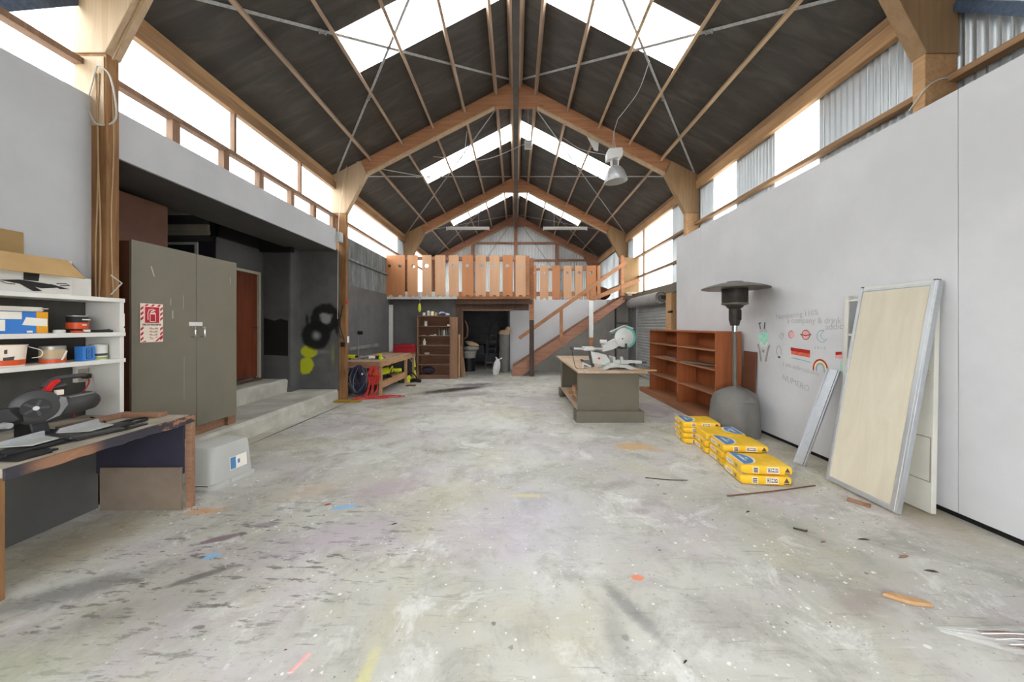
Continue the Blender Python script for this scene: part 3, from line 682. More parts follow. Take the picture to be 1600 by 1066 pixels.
obj('edge_trim', B().box(-1.75, .42, 10.46, 10.56, 2.36, 2.46), M['rail'], loft, .004)
obj('loft_joist', B().box(-1.84, .5, 10.58, 10.66, 2.22, 2.35), M['doorframe'], loft)
blk = struct('wall_under_loft', B().box(-.2, 3.44, 12.24, 12.34, 0, 2.47).box(3.40, 3.86, 12.07, 12.115, 0, 2.37), M['block'])
obj('white_board', B().prism([(-.2, 12.215, .05), (.12, 12.215, .12), (3.15, 12.215, 2.25), (3.15, 12.215, 2.47), (-.2, 12.215, 2.47)], (0, .02, 0)), M['white_board'], blk)
obj('wall_edge_pipe', B().cyl((3.41, 12.04, 0), (3.41, 12.04, 2.35), .028, n=10), M['dark_pl'], blk)
obj('wall_rail', B().box(3.45, 3.84, 12.04, 12.07, 1.62, 1.68), M['dull_galv'], blk)
# loft fence: one thing, a board each
def circ(cx, cy, r, n=14): return [(cx+r*math.cos(2*PI*i/n), cy+r*math.sin(2*PI*i/n)) for i in range(n)]
def board(par, x0, x1, y, z0, z1, holes, mat, scal):
    xm = (x0+x1)/2; sw = min(.065, (x1-x0)*.22)
    out = [(x0, z0), (x1, z0)] if not scal else None
    if scal:
        out = [(x0, z0+.015)]
        for c in ([xm] if x1-x0 < .45 else [x0+(x1-x0)*.25, x0+(x1-x0)*.75]):
            out += [(c-sw*1.2, z0)] + [(c-sw*math.cos(PI*i/8), z0+.005+.055*math.sin(PI*i/8)) for i in range(9)] + [(c+sw*1.2, z0)]
        out += [(x1, z0+.015)]
    out += [(x1, z1), (x0, z1)]
    v, f = holed([out]+[circ(h, hz, hr) for h, hz, hr in holes], .018)
    obj('fence_board', B().add([(p.x, y+p.z, p.y) for p in v], f), mat, par, 0, False)
PXM = 52.38
fl = thing('loft_fence', 'long orange board fence along the loft edge with round cutouts', 'fence', (-1.7, 10.44, 2.43))
lb = [(604.3, 633.8), (637.8, 654), (660.6, 675), (680.6, 696.5), (702, 717.2), (722.7, 739.4), (743.5, 759.3), (765, 780.5), (785.8, 801), (805.6, 821.2)]
lh = [(626,), (647,), (667.6,), (), (709,), (730.6,), (751.8,), (771.8,), (792.8,), (813.5,)]
fm = [0, 2, 1, 1, 1, 0, 1, 1, 0, 1]
for (a, b_), hs, k in zip(lb, lh, fm):
    board(fl, (a-806)/PXM, (b_-806)/PXM, 10.44, 2.425, 3.66, [((h-806)/PXM, 3.345, .055) for h in hs], M['fence'][k], True)
obj('dark_cutout_disc', B().cyl(((610-806)/PXM, 10.425, 3.34), ((610-806)/PXM, 10.44, 3.34), .045), M['doorframe'], fl)  # dark disc in place of a round cutout, its darkness painted on
obj('fence_rail', B().box(-3.84, .30, 10.455, 10.50, 3.52, 3.62), M['red_timber'], fl, .003)
obj('fence_rail', B().box(-3.84, -1.73, 10.455, 10.50, 2.46, 2.58), M['white'], fl, .003)
obj('fence_rail', B().box(-1.73, .30, 10.455, 10.50, 2.46, 2.58), M['rail'], fl, .003)
obj('fence_post', B().box(.30, .40, 10.42, 10.9, 2.47, 3.64), M['rail'], fl, .003)
for x in (-3.25, -2.52): obj('fence_post', B().box(x-.045, x+.045, 10.505, 10.58, 2.46, 3.6), M['red_timber'], fl, .003)
fr = thing('loft_fence', 'shorter orange board fence behind the stair handrail', 'fence', (1.7, 12.3, 2.47))
rb = [(830, 838), (843.6, 856.7), (862.7, 874.4), (880.3, 892.9), (898.3, 909.7), (916, 931), (933, 938)]
rh = [(833,), (850,), (), (886.6,), (904.5,), (923,), ()]
for i, ((a, b_), hs) in enumerate(zip(rb, rh)):
    board(fr, (a-806)/44.72, (b_-806)/44.72, 12.27, 2.47, 3.67, [((h-806)/44.72, 3.42, .05) for h in hs], M['fence'][(0, 1, 0, 1, 1, 0, 2)[i]], True)
obj('fence_rail', B().box(.5, 2.95, 12.285, 12.33, 3.5, 3.58), M['rail'], fr, .003); obj('fence_rail', B().box(.5, 2.95, 12.285, 12.33, 2.60, 2.76), M['rail'], fr, .003)

# stair: one thing
stt = thing('staircase', 'brown timber staircase rising right to the loft landing', 'staircase', (1.6, 11.4, 0))
sl = .712
def zs(x): return (x+.12)*sl
for y in (10.95, 11.80):
    p = [(-.12, .0), (.18, .0), (3.42, 2.33), (3.42, 2.50), (3.36, 2.50), (-.10, .27)]
    obj('stringer', B().prism([(x, y, z) for x, z in p], (0, .05, 0)), M['stair'], stt, .004)
for i in range(12):
    z = .19*(i+1); x = z/sl-.1
    obj('tread', B().box(x, x+.27, 11.0, 11.80, z-.02, z+.015), M['stair'], stt, .003)
def hz(x): return 1.19+(x-.12)*sl
obj('handrail', B().bar((.10, 10.90, hz(.10)), (3.42, 10.90, hz(3.42)), .045, .11), M['rail'], stt, .004)
obj('dark_newel_post', B().box(.42, .56, 10.86, 10.945, 0, 1.75), M['darkpost'], stt, .004)
obj('newel_post', B().box(.42, .56, 10.86, 10.945, 1.755, 3.66), M['rail'], stt, .004)
obj('baluster', B().box(1.36, 1.46, 10.905, 10.95, zs(1.41)-.02, hz(1.41)), M['rail'], stt, .003)
obj('post', B().box(2.27, 2.40, 10.905, 10.955, 0, 1.2), M['rail'], stt, .003); obj('white_post', B().box(2.27, 2.40, 10.905, 10.955, 1.205, 2.35), M['white'], stt, .003)
obj('post', B().box(2.30, 2.38, 10.905, 10.955, 2.35, hz(2.34)-.02), M['rail'], stt, .003)
obj('landing_post', B().box(3.26, 3.36, 10.9, 10.98, 2.5, 3.75), M['rail'], stt, .003)
obj('lower_rail', B().bar((2.30, 10.96, 2.36), (3.84, 10.92, 3.0), .045, .13), M['rail'], stt, .003)
obj('landing', B().box(3.36, 3.85, 10.9, 12.36, 2.38, 2.5), M['doorframe'], stt, .003)
obj('landing_edge', B().box(3.40, 3.85, 10.86, 10.9, 2.56, 2.61), M['bench_top'], stt)
obj('side_panel', B().box(3.38, 3.845, 10.99, 11.01, 2.58, 3.70), M['ply'], stt, .003)
# ================================================================ LEFT: cabinet, bench, shelves
t = thing('storage_cabinet', 'tall olive grey two door cabinet standing on the concrete step', 'cabinet', (-4.1, 4.13, .235))
obj('cabinet_body', B().box(-4.36, -3.822, 3.48, 4.79, .36, 2.40), M['brown_panel'], t, .003)
obj('plinth', B().box(-4.36, -3.85, 3.5, 4.77, .235, .36), M['offcut'], t, .003)
obj('plinth_foot', B().box(-3.85, -3.81, 4.66, 4.79, .235, .36), M['offcut'], t, .003)
for y0, y1, hy in ((3.48, 4.187, 4.12), (4.193, 4.79, 4.245)):
    d = obj('door', B().box(-3.822, -3.80, y0, y1, .355, 2.41), M['olive'], t, .002)
    obj('handle', B().tube([(-3.80, hy, 1.535), (-3.755, hy, 1.535), (-3.748, hy, 1.525), (-3.748, hy, 1.435), (-3.755, hy, 1.425), (-3.80, hy, 1.425)], .008, 6), M['chrome'], d)
obj('hasp_label', B().box(-3.80, -3.792, 4.09, 4.26, 1.555, 1.60), M['white'], t, .001)
sc = B()
for y, z, l, w in ((3.66, 2.17, .1, .012), (3.87, 1.85, .07, .008), (3.89, 1.72, .09, .014), (4.02, 1.9, .16, .005), (4.03, 1.2, .5, .004), (4.68, 2.2, .1, .006)):
    sc.add([(-3.7985, y, z), (-3.7985, y+w, z+.01), (-3.7985, y+w*.9+(.035 if y < 3.7 else 0), z-l), (-3.7985, y+(.03 if y < 3.7 else 0), z-l+.01)], [(0, 1, 2, 3)])
obj('paint_scratch', sc, M['offwhite'], t, label='pale scratches on the doors')['kind'] = 'stuff'
bp = single('hardboard_sheet', 'tall dark brown sheet standing behind the olive cabinet up to the soffit', 'sheet', B().box(-4.46, -4.40, 3.2, 4.45, .235, 3.06), M['brown_panel'], .003)
# fire extinguisher sign
t = thing('safety_sign', 'red and white fire extinguisher sign on the olive cabinet door', 'sign', (-3.798, 3.67, 1.39))
Ms = basis((-3.797, 3.67, 1.585), (0, 1, 0), (0, 0, 1)); W, H = .115, .20
def sgn(name, fn, mat, z): q = B(); fn(q, z); return obj(name, q, mat, t, 0, False)
q = B(); q.prism([Ms @ Vector(p) for p in ((-W, -H, 0), (W, -H, 0), (W, H, 0), (-W, H, 0))], (.003, 0, 0)); obj('sign_plate', q, M['cream_print'], t)
q = B()
def stripe(cx, cy, w, h): flat(q, [(cx-w/2-.012, cy-h/2), (cx+w/2-.012, cy-h/2+.012), (cx+w/2+.012, cy+h/2), (cx-w/2+.012, cy+h/2-.012)], Ms, .0036)
for i in range(7):
    y = .155-i*.052
    if i != 3: flat(q, [(-W+.003, y-.03), (-W+.031, y-.006), (-W+.031, y+.018), (-W+.003, y-.006)], Ms, .0036)
    if i != 3: flat(q, [(W-.031, y-.03), (W-.003, y-.006), (W-.003, y+.018), (W-.031, y-.006)], Ms, .0036)
for x in (-.075, -.012, .05): flat(q, [(x, H-.028), (x+.025, H-.028), (x+.045, H-.006), (x+.02, H-.006)], Ms, .0036)
flat(q, [(.03, -H+.006), (.052, -H+.006), (W-.004, -H+.055), (W-.004, -H+.075)], Ms, .0036)
flat(q, [(-W+.006, -H+.004), (-.06, -H+.004), (-.06, -H+.02)], Ms, .0036)
for k in range(4):
    for x in (-.03, .03): flat(q, [(x, -.055-k*.033), (x+.024, -.055-k*.033), (x+.03, -.049-k*.033), (x+.006, -.049-k*.033)], Ms, .0038)
obj('red_stripes', q, M['red_print'], t, 0, False)['kind'] = 'stuff'
q = B(); flat(q, [(-.07, .0), (.075, .0), (.075, .165), (-.07, .165)], Ms, .0042); obj('red_square', q, M['red_print'], t, 0, False)
q = B(); ribbon(q, [(-.02, .015), (.035, .015), (.035, .095), (.02, .115), (-.008, .115), (-.02, .095), (-.02, .015)], .007, Ms, .0048); ribbon(q, [(-.04, .03), (-.042, .10), (-.03, .135), (.0, .143), (.035, .13)], .008, Ms, .0048); ribbon(q, [(-.012, .12), (.03, .135)], .008, Ms, .0049); flat(q, [(-.017, .09), (.032, .09), (.026, .105), (-.01, .105)], Ms, .0048)
obj('extinguisher_pictogram', q, M['cream_print'], t, 0, False)
q = B(); put_text(q, 'FIRE EXTINGUISHER', .026, Ms, 0, -.018, .0044, .0006, 0, 0, .82)
put_text(q, 'WOOD PAPER', .013, Ms, .02, -.062, .0044); put_text(q, 'FLAMMABLE', .013, Ms, .02, -.095, .0044); put_text(q, 'ELECTRICAL', .013, Ms, .02, -.128, .0044); put_text(q, 'FIRES', .013, Ms, 0, -.165, .0044)
obj('sign_lettering', q, M['black_print'], t, 0, False)

# work bench
t = thing('work_bench', 'worn timber work bench with chipped dark front edge, at the left edge of the photo', 'bench', (-3.2, 2.5, 0))
tp = [(-2.72, 1.88), (-2.785, 3.045), (-3.69, 3.045), (-3.69, 1.88)]
obj('bench_top', B().prism([(x, y, .735) for x, y in tp], (0, 0, .05)), M['dirty_ply'], t, .004)
r_ = random.Random(4); q = B(); n = 18; vs_ = []
for i in range(n+1):
    k = i/n; x = -2.715+(-2.78+2.715)*k; y = 1.875+(3.05-1.875)*k
    vs_ += [(x-.02, y, .788), (x+r_.uniform(-.004, .003), y, .785), (x+r_.uniform(-.006, .004), y, .728+r_.uniform(-.008, .006)), (x-.02, y, .725)]
q.add(vs_, [(4*i+k, 4*i+(k+1) % 4, 4*i+4+(k+1) % 4, 4*i+4+k) for i in range(n) for k in range(4)]+[(3, 2, 1, 0), (4*n, 4*n+1, 4*n+2, 4*n+3)])
obj('edge_strip', q, M['edge'], t)
obj('back_panel', B().box(-3.60, -3.56, 1.88, 3.0, 0, .735), M['dark_wall2'], t)
obj('end_panel', B().box(-3.56, -2.82, 2.985, 3.0, .30, .735), M['navy'], t, .002)
obj('lower_end_board', B().box(-3.50, -2.82, 2.96, 2.98, 0, .36), M['hardboard'], t, .002)
obj('leg', B().box(-2.82, -2.77, 3.003, 3.043, 0, .725), M['offcut'], t, .003)
obj('leg', B().box(-2.97, -2.90, 1.94, 2.0, 0, .735), M['column'], t, .003)
# white shelf unit standing on the bench
t = thing('shelf_unit', 'white open shelf unit standing on the work bench against the left wall', 'shelf', (-3.55, 2.3, .785))
for z, x1 in ((1.755, -3.39), (1.465, -3.385), (1.24, -3.385)): obj('shelf', B().box(-3.69, x1, 1.5, 3.055, z, z+.034), M['white_mel'], t, .002)
for z0, z1 in ((.785, 1.24), (1.274, 1.465), (1.499, 1.755)): obj('side_panel', B().box(-3.69, -3.395, 3.018, 3.05, z0, z1), M['white_mel'], t, .002)
obj('back_panel', B().box(-3.698, -3.69, 1.5, 3.018, .79, 1.755), plain('shelf_back_dark', (78, 76, 72), .7), t)
obj('cleat', B().box(-3.69, -3.66, 2.93, 3.018, 1.08, 1.24), M['white_mel'], t, .002)
q = B().box(-3.405, -3.40, 3.052, 3.06, 1.55, 1.66).box(-3.42, -3.40, 3.052, 3.062, 1.50, 1.535); obj('edge_tag', q, M['cream_print'], t)

# cartons and tins
t = thing('cardboard_carton', 'open white carton with brown flaps and a saw picture, on top of the shelf', 'box', (-3.6, 2.35, 1.789))
z0 = 1.789; q = B()
q.box(-3.68, -3.50, 1.9, 2.775, z0, z0+.006).box(-3.506, -3.50, 1.9, 2.775, z0, 2.06).box(-3.68, -3.674, 1.9, 2.775, z0, 2.06).box(-3.674, -3.506, 1.9, 1.906, z0, 2.06).box(-3.674, -3.506, 2.769, 2.775, z0, 2.06)
obj('carton_body', q, M['white_mel'], t, .001)
obj('front_flap', B().prism([(-3.50, 1.9, 2.06), (-3.50, 2.745, 2.06), (-3.41, 2.785, 1.925), (-3.41, 1.88, 1.925)], (.006, 0, .004)), M['card'], t)
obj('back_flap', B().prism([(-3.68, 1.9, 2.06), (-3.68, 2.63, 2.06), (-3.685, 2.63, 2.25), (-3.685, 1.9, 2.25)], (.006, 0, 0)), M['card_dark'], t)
obj('side_flap', B().prism([(-3.51, 2.775, 2.055), (-3.67, 2.775, 2.055), (-3.62, 2.84, 1.97), (-3.47, 2.83, 1.935)], (.003, .004, .003)), M['grey_print'], t)
Mb = basis((-3.4985, 2.5, 1.9), (0, 1, 0), (0, 0, 1)); q = B()
pz = .0012
flat(q, [(-.10, .09), (.05, .09), (.03, .05), (-.02, .045), (-.07, .06)], Mb, pz); flat(q, [(.06, .09), (.2, .085), (.17, .05), (.08, .045)], Mb, pz); flat(q, [(.0, .09), (.09, .09), (.08, -.02), (.0, -.02)], Mb, pz*1.1)
flat(q, [(-.12, -.035), (-.02, -.02), (.16, -.035), (.22, -.05), (.1, -.07), (-.02, -.05)], Mb, pz); flat(q, [(-.02, -.05), (.04, -.05), (.1, -.09), (.05, -.095)], Mb, pz*1.05); flat(q, [(.14, -.03), (.26, -.06), (.2, -.065)], Mb, pz*1.2); ribbon(q, [(.18, -.025), (.24, -.02), (.26, -.03), (.2, -.04)], .006, Mb, pz)
ribbon(q, [(-.12, -.04), (-.08, -.055), (-.04, -.055), (-.05, -.04)], .005, Mb, pz)
for y, w in ((.04, .07), (.0, .1)):
    for k in range(3): flat(q, [(-.3+k*w/2.2, y), (-.3+k*w/2.2+w/3, y), (-.3+k*w/2.2+w/3, y+.012), (-.3+k*w/2.2, y+.012)], Mb, pz)
obj('saw_picture', q, M['black_print'], t, 0, False)
single('white_carton', 'small plain white carton on the shelf top beside the brown post', 'box', B().box(-3.685, -3.60, 2.80, 2.985, 1.789, 1.95), M['white_mel'], .003)
# middle shelf
zt = 1.499
t = thing('blue_carton', 'blue and amber carton with white labels on the middle shelf', 'box', (-3.5, 2.35, zt))
obj('carton_body', B().box(-3.62, -3.44, 2.1, 2.585, zt, zt+.155), M['blue'], t, .003)
obj('amber_edge', B().box(-3.445, -3.438, 2.525, 2.587, zt+.002, zt+.155), M['amber'], t)
Mb = basis((-3.4395, 2.35, zt), (0, 1, 0), (0, 0, 1)); q = B(); flat(q, [(-.09, .10), (.10, .10), (.10, .152), (-.09, .15)], Mb, .001); flat(q, [(-.09, .02), (.02, .02), (.02, .095), (-.09, .095)], Mb, .001); flat(q, [(.10, .06), (.232, .05), (.233, .105), (.12, .115)], Mb, .0026); flat(q, [(.125, .006), (.155, .006), (.155, .02), (.125, .02)], Mb, .001)
obj('white_label', q, M['white_print'], t, 0, False)
q = B(); r_ = random.Random(2)
for i in range(5): q.box(-3.60+r_.uniform(-.02, .02), -3.43+r_.uniform(-.02, .01), 2.12+r_.uniform(0, .03), 2.57+r_.uniform(-.03, .02), zt+.157+i*.0065, zt+.162+i*.0065)
single('paper_stack', 'loose stack of white papers lying on the blue carton', 'paper', q, M['white_print'])
q = B().lathe([(.0, 0), (.03, 0), (.032, .006), (.032, .018), (.026, .024), (0, .026)], (-3.45, 2.66, zt), 16); single('tape_roll', 'small round white tape roll on the middle shelf beside the blue carton', 'lid', q, M['white'])
t = thing('paint_tin', 'orange and black labelled tin on the middle shelf', 'tin', (-3.5, 2.81, zt))
obj('tin_body', B().lathe([(.055, 0), (.058, .004), (.058, .125), (.055, .13)], (-3.5, 2.81, zt), 22), M['black_print'], t)
obj('orange_band', B().lathe([(.0588, .03), (.0588, .08)], (-3.5, 2.81, zt), 22), M['orange'], t); obj('tin_lid', B().lathe([(.058, .128), (.058, .136), (.05, .136), (.05, .131)], (-3.5, 2.81, zt), 22), M['tin'], t)
Mb = basis((-3.437, 2.81, zt), (0, 1, 0), (0, 0, 1)); q = B(); flat(q, [(-.02, .10), (.035, .10), (.035, .108), (-.02, .108)], Mb); flat(q, [(-.02, .058), (.01, .058), (.01, .066), (-.02, .066)], Mb); flat(q, [(-.015, .005), (.035, .005), (.035, .025), (-.015, .025)], Mb); obj('label_print', q, M['white_print'], t, 0, False)['kind'] = 'stuff'
single('orange_dish', 'flat orange dish in front of the orange labelled tin', 'dish', B().lathe([(.03, 0), (.034, .006), (.034, .016), (.03, .016), (.028, .008)], (-3.42, 2.745, zt), 18), M['orange'])
q = B().box(-3.56, -3.43, 2.91, 3.0, zt, zt+.018).tube([(-3.46, 2.86, zt+.012), (-3.44, 2.9, zt+.012), (-3.45, 2.99, zt+.02)], .010, 6); single('black_hand_tool', 'flat black tool at the right end of the middle shelf', 'tool', q, M['black_pl'], .004)
# lower shelf
zt = 1.274
t = thing('plastic_bucket', 'white printed bucket with orange band, leftmost on the lower shelf', 'bucket', (-3.52, 2.4, zt))
obj('bucket_body', B().lathe([(.085, 0), (.096, .14), (.10, .14), (.10, .148), (.093, .148)], (-3.52, 2.42, zt), 26), M['cream_print'], t); obj('orange_band', B().lathe([(.0868, .008), (.0898, .045)], (-3.52, 2.42, zt), 26), M['orange'], t)
Mb = basis((-3.424, 2.40, zt), (0, 1, 0), (0, 0, 1)); q = B(); flat(q, [(-.05, .045), (.0, .045), (.005, .07), (-.05, .065)], Mb); flat(q, [(-.045, .09), (-.03, .09), (-.03, .12), (-.045, .115)], Mb); obj('label_print', q, M['dark_print'], t, 0, False)['kind'] = 'stuff'
obj('bail_handle', B().tube(spline([(-3.49, 2.52, zt+.13), (-3.45, 2.56, zt+.10), (-3.44, 2.55, zt+.06), (-3.45, 2.51, zt+.05)]), .003, 5), M['white'], t)
t = thing('paint_tin', 'dented tin with sand coloured and orange label on the lower shelf', 'tin', (-3.5, 2.66, zt))
obj('tin_body', B().lathe([(.062, 0), (.064, .004), (.064, .125), (.06, .128)], (-3.5, 2.66, zt), 22), M['tin'], t); obj('paper_label', B().lathe([(.0648, .04), (.0648, .10)], (-3.5, 2.66, zt), 22), M['sand'], t); obj('orange_band', B().lathe([(.0648, .004), (.0648, .03)], (-3.5, 2.66, zt), 22), M['orange'], t)
obj('drip', B().bar((-3.432, 2.66, zt+.02), (-3.432, 2.69, zt+.09), .012, .003, (1, 0, 0)), M['cream_print'], t)
t = thing('small_blue_carton', 'small blue carton standing on the lower shelf between two tins', 'box', (-3.47, 2.84, zt))
obj('carton_body', B().box(-3.50, -3.43, 2.79, 2.87, zt, zt+.115), M['blue'], t, .002); Mb = basis((-3.43, 2.83, zt+.058), (0, 1, 0), (0, 0, 1)); q = B(); ribbon(q, [(-.018, -.04), (-.018, .04), (.018, .04), (.018, -.04), (-.018, -.04)], .006, Mb, .001); put_text(q, 'FILTER', .02, Mb, 0, 0, .001, 0, PI/2); obj('label_print', q, M['navy'], t, 0, False)['kind'] = 'stuff'
t = thing('paint_tin', 'white tin with a green foot band, rightmost on the lower shelf', 'tin', (-3.5, 2.945, zt))
obj('tin_body', B().lathe([(.05, 0), (.052, .004), (.052, .115), (.048, .12)], (-3.5, 2.95, zt), 22), M['white_mel'], t); obj('green_band', B().lathe([(.0528, .004), (.0528, .02)], (-3.5, 2.95, zt), 22), M['green'], t); obj('dark_band', B().lathe([(.0526, .03), (.0526, .05)], (-3.5, 2.95, zt), 22), M['dark_print'], t); obj('tin_lid', B().lathe([(.05, .118), (.053, .12), (.053, .126), (.044, .126)], (-3.5, 2.95, zt), 22), M['tin'], t)
t = thing('electrical_socket', 'white wall socket with a dark plug low inside the shelf unit', 'socket', (-3.66, 2.95, 1.1))
obj('socket_plate', B().box(-3.66, -3.65, 2.94, 3.01, 1.08, 1.19), M['offwhite'], t, .003); obj('plug', B().box(-3.65, -3.60, 2.95, 2.99, 1.11, 1.15), M['black_pl'], t, .006); obj('lead', B().tube(spline([(-3.61, 2.97, 1.12), (-3.58, 2.95, 1.07), (-3.6, 2.9, .95), (-3.62, 2.88, .80)]), .005, 6), M['red_cord'], t)

# mitre saw on the left bench
t = thing('mitre_saw', 'charcoal mitre saw with a red trigger on the left work bench', 'saw', (-3.2, 2.35, .785))
zb = .785
obj('saw_base', B().lathe([(.0, 0), (.17, 0), (.175, .02), (.165, .035), (0, .035)], (-3.14, 2.36, zb), 30), M['dark_pl'], t)
obj('table_arm', B().box(-3.16, -2.90, 2.33, 2.39, zb+.005, zb+.04), M['dark_pl'], t, .006)
obj('base_rail', B().box(-3.06, -2.93, 2.02, 2.72, zb+.004, zb+.03), M['black_pl'], t, .008)
for y0, y1, yy in ((2.10, 2.33, 0), (2.39, 2.64, 1)):
    obj('fence', B().prism([(-3.13, y0, zb+.036), (-3.13, y1, zb+.036), (-3.13, y1-.01*yy, zb+.075), (-3.13, y0+.02, zb+.065)], (.014, 0, 0)), M['silver'], t, .002)
    obj('table_wing', B().prism([(-3.115, y0, zb+.036), (-3.115, y1, zb+.036), (-2.96, y1-.05, zb+.036), (-2.94, y0+.04, zb+.036)], (0, 0, .008)), M['cast'], t, .002)
obj('pivot_bracket', B().prism([(-3.30, 2.31, zb+.02), (-3.16, 2.31, zb+.02), (-3.20, 2.31, zb+.17), (-3.30, 2.31, zb+.19)], (0, .09, 0)), M['black_pl'], t, .008)
gc = Vector((-3.2, 2.345, 1.01)); Mr = basis(gc, (.55, .835, 0), (0, 0, 1))      # blade disc plane
q = B(); pr = [(.0, -.02), (.105, -.02), (.112, -.01), (.112, .022), (.10, .03), (.05, .034), (0, .034)]
obj('blade_guard', B().lathe(pr, (0, 0, 0), 30).xf(Mr), M['dark_pl'], t); q = B().lathe([(.03, .034), (.062, .034), (.064, .042), (.03, .042)], (0, 0, 0), 26).xf(Mr); obj('guard_ring', q, M['black_pl'], t)
q = B()
for k in range(5):
    a = 2*PI*k/5; q.bar(Mr @ Vector((0, 0, .042)), Mr @ Vector((.055*math.cos(a), .055*math.sin(a), .042)), .014, .006, Mr.to_3x3() @ Vector((0, 0, 1)))
obj('guard_spokes', q, M['dark_pl'], t); obj('blade_bolt', B().cyl(Mr @ Vector((0, 0, .03)), Mr @ Vector((0, 0, .052)), .014), M['silver'], t)
obj('lower_guard', B().prism([Mr @ Vector((x, y, .0)) for x, y in [(.04, -.10), (.10, -.07), (.135, .0), (.125, .05), (.10, .06), (.07, -.03)]], Mr.to_3x3() @ Vector((0, 0, .03))), plain('smoky_guard', (120, 120, 122), .3), t, .004)
ma, mb = Vector((-3.17, 2.42, .985)), Vector((-3.21, 2.68, 1.0)); obj('motor', B().tube([ma, ma.lerp(mb, .1), ma.lerp(mb, .3), ma.lerp(mb, .85), ma.lerp(mb, .97), mb], [.045, .066, .072, .068, .05, .03], 20), M['dark_pl'], t)
obj('motor_ridge', B().bar(ma.lerp(mb, .2)+Vector((.03, 0, .062)), ma.lerp(mb, .9)+Vector((.03, 0, .055)), .03, .012), M['grey'], t, .004)
obj('handle', B().tube(spline([gc+Vector((-.02, .05, .12)), gc+Vector((-.02, .10, .165)), gc+Vector((-.02, .20, .175)), gc+Vector((-.02, .285, .175))]), [.017]*25, 10), M['dark_pl'], t)
obj('handle_stem', B().tube([gc+Vector((-.02, .045, .09)), gc+Vector((-.02, .09, .11)), gc+Vector((-.02, .17, .12))], .016, 8), M['dark_pl'], t)
obj('red_trigger', B().prism([gc+Vector((.01, a, b_)) for a, b_ in ((.04, .10), (.075, .09), (.085, .12), (.125, .155), (.12, .17), (.085, .165), (.05, .125))], (-.03, 0, 0)), M['red_pl'], t, .003)
obj('guard_badge', B().box(gc.x+.03, gc.x+.05, gc.y+.07, gc.y+.11, gc.z+.065, gc.z+.10), M['cream_print'], t, .002)
obj('saw_arm', B().bar((-3.27, 2.35, zb+.15), gc+Vector((-.04, -.01, -.04)), .07, .07), M['dark_pl'], t, .01)
obj('back_body', B().prism([(-3.34, 2.16, .90), (-3.2, 2.18, .90), (-3.2, 2.28, .95), (-3.2, 2.22, 1.03), (-3.34, 2.14, 1.02)], (.0, .05, .0)), M['black_pl'], t, .008)
obj('silver_knob', B().cyl((-3.19, 2.19, .93), (-3.15, 2.19, .93), .022, .018), M['silver'], t)
obj('power_lead', B().tube(spline([(-3.3, 2.45, .83), (-3.2, 2.55, .80), (-3.15, 2.68, .793), (-3.3, 2.82, .793), (-3.5, 2.9, .80)]), .006, 6), M['black_pl'], t)
single('timber_frame_offcut', 'red brown timber offcut frame lying near the back of the left bench', 'timber', B().box(-3.28, -2.98, 2.93, 3.01, .786, .822).box(-3.34, -3.28, 2.55, 3.01, .786, .822), M['offcut'], .003)
single('cable_coil', 'thin black cable coil on the bench beside the timber offcut', 'cable', B().tube([(-3.02+.06*math.cos(a*.5)*(1+.05*math.sin(a)), 2.78+.09*math.sin(a*.5), .793+.004*(a % 9)/2) for a in range(46)], .005, 6), M['black_pl'])
q = B().box(-2.98, -2.86, 2.55, 2.74, .786, .796); 
t = thing('plastic_tray', 'black slotted plate with a grey lever near the bench front edge', 'tool', (-2.92, 2.65, .786)); obj('tray_plate', q, M['black_pl'], t, .003); obj('tray_slots', B().box(-2.95, -2.89, 2.66, 2.69, .796, .798).box(-2.95, -2.89, 2.70, 2.72, .796, .798), M['grey'], t); obj('lever', B().bar((-2.93, 2.3, .82), (-2.88, 2.58, .80), .05, .03), M['dark_pl'], t, .01)
single('black_saw_plate', 'black grated plate at the near left corner of the bench', 'tool', B().box(-2.93, -2.80, 1.98, 2.13, .786, .80).box(-2.91, -2.88, 2.13, 2.18, .786, .797).box(-2.86, -2.83, 2.13, 2.18, .786, .797), M['black_pl'], .003)
single('timber_block', 'flat brown timber block under the saw on the left bench', 'timber', B().box(-3.34, -3.20, 2.03, 2.12, .786, .80), M['offcut'], .002)

# upside down storage tub
t = thing('storage_tub', 'clear plastic storage tub upside down on the floor beside the bench', 'tub', (-3.02, 3.56, 0))
t_z = math.atan2(.45, .08)
def rr(hx, hy, r, n=5):
    o = []
    for cx, cy, a in ((hx-r, hy-r, 0), (-hx+r, hy-r, PI/2), (-hx+r, -hy+r, PI), (hx-r, -hy+r, 1.5*PI)):
        o += [(cx+r*math.cos(a+PI/2*i/n), cy+r*math.sin(a+PI/2*i/n)) for i in range(n+1)]
    return o
q = B(); lev = [(.245, .215, 0), (.245, .215, .045), (.225, .195, .05), (.205, .175, .36), (.195, .165, .385), (.17, .14, .39)]
rows = [[Vector((x, y, z)) for x, y in rr(hx, hy, .05)] for hx, hy, z in lev]; n = len(rows[0])
q.add([p for r0 in rows for p in r0], [(i*n+k, i*n+(k+1) % n, (i+1)*n+(k+1) % n, (i+1)*n+k) for i in range(len(rows)-1) for k in range(n)]+[tuple((len(rows)-1)*n+k for k in range(n))])
RT = Matrix.Translation((-3.02, 3.56, 0)) @ Matrix.Rotation(t_z-PI/2+PI/2, 4, 'Z')
obj('tub_shell', q.xf(RT), M['tub'], t)
q = B().box(-.03, .06, -.225, -.205, .03, .10); obj('clip_handle', B().box(-.05, .05, -.23, -.215, .005, .045).xf(RT), M['tub'], t, .004)
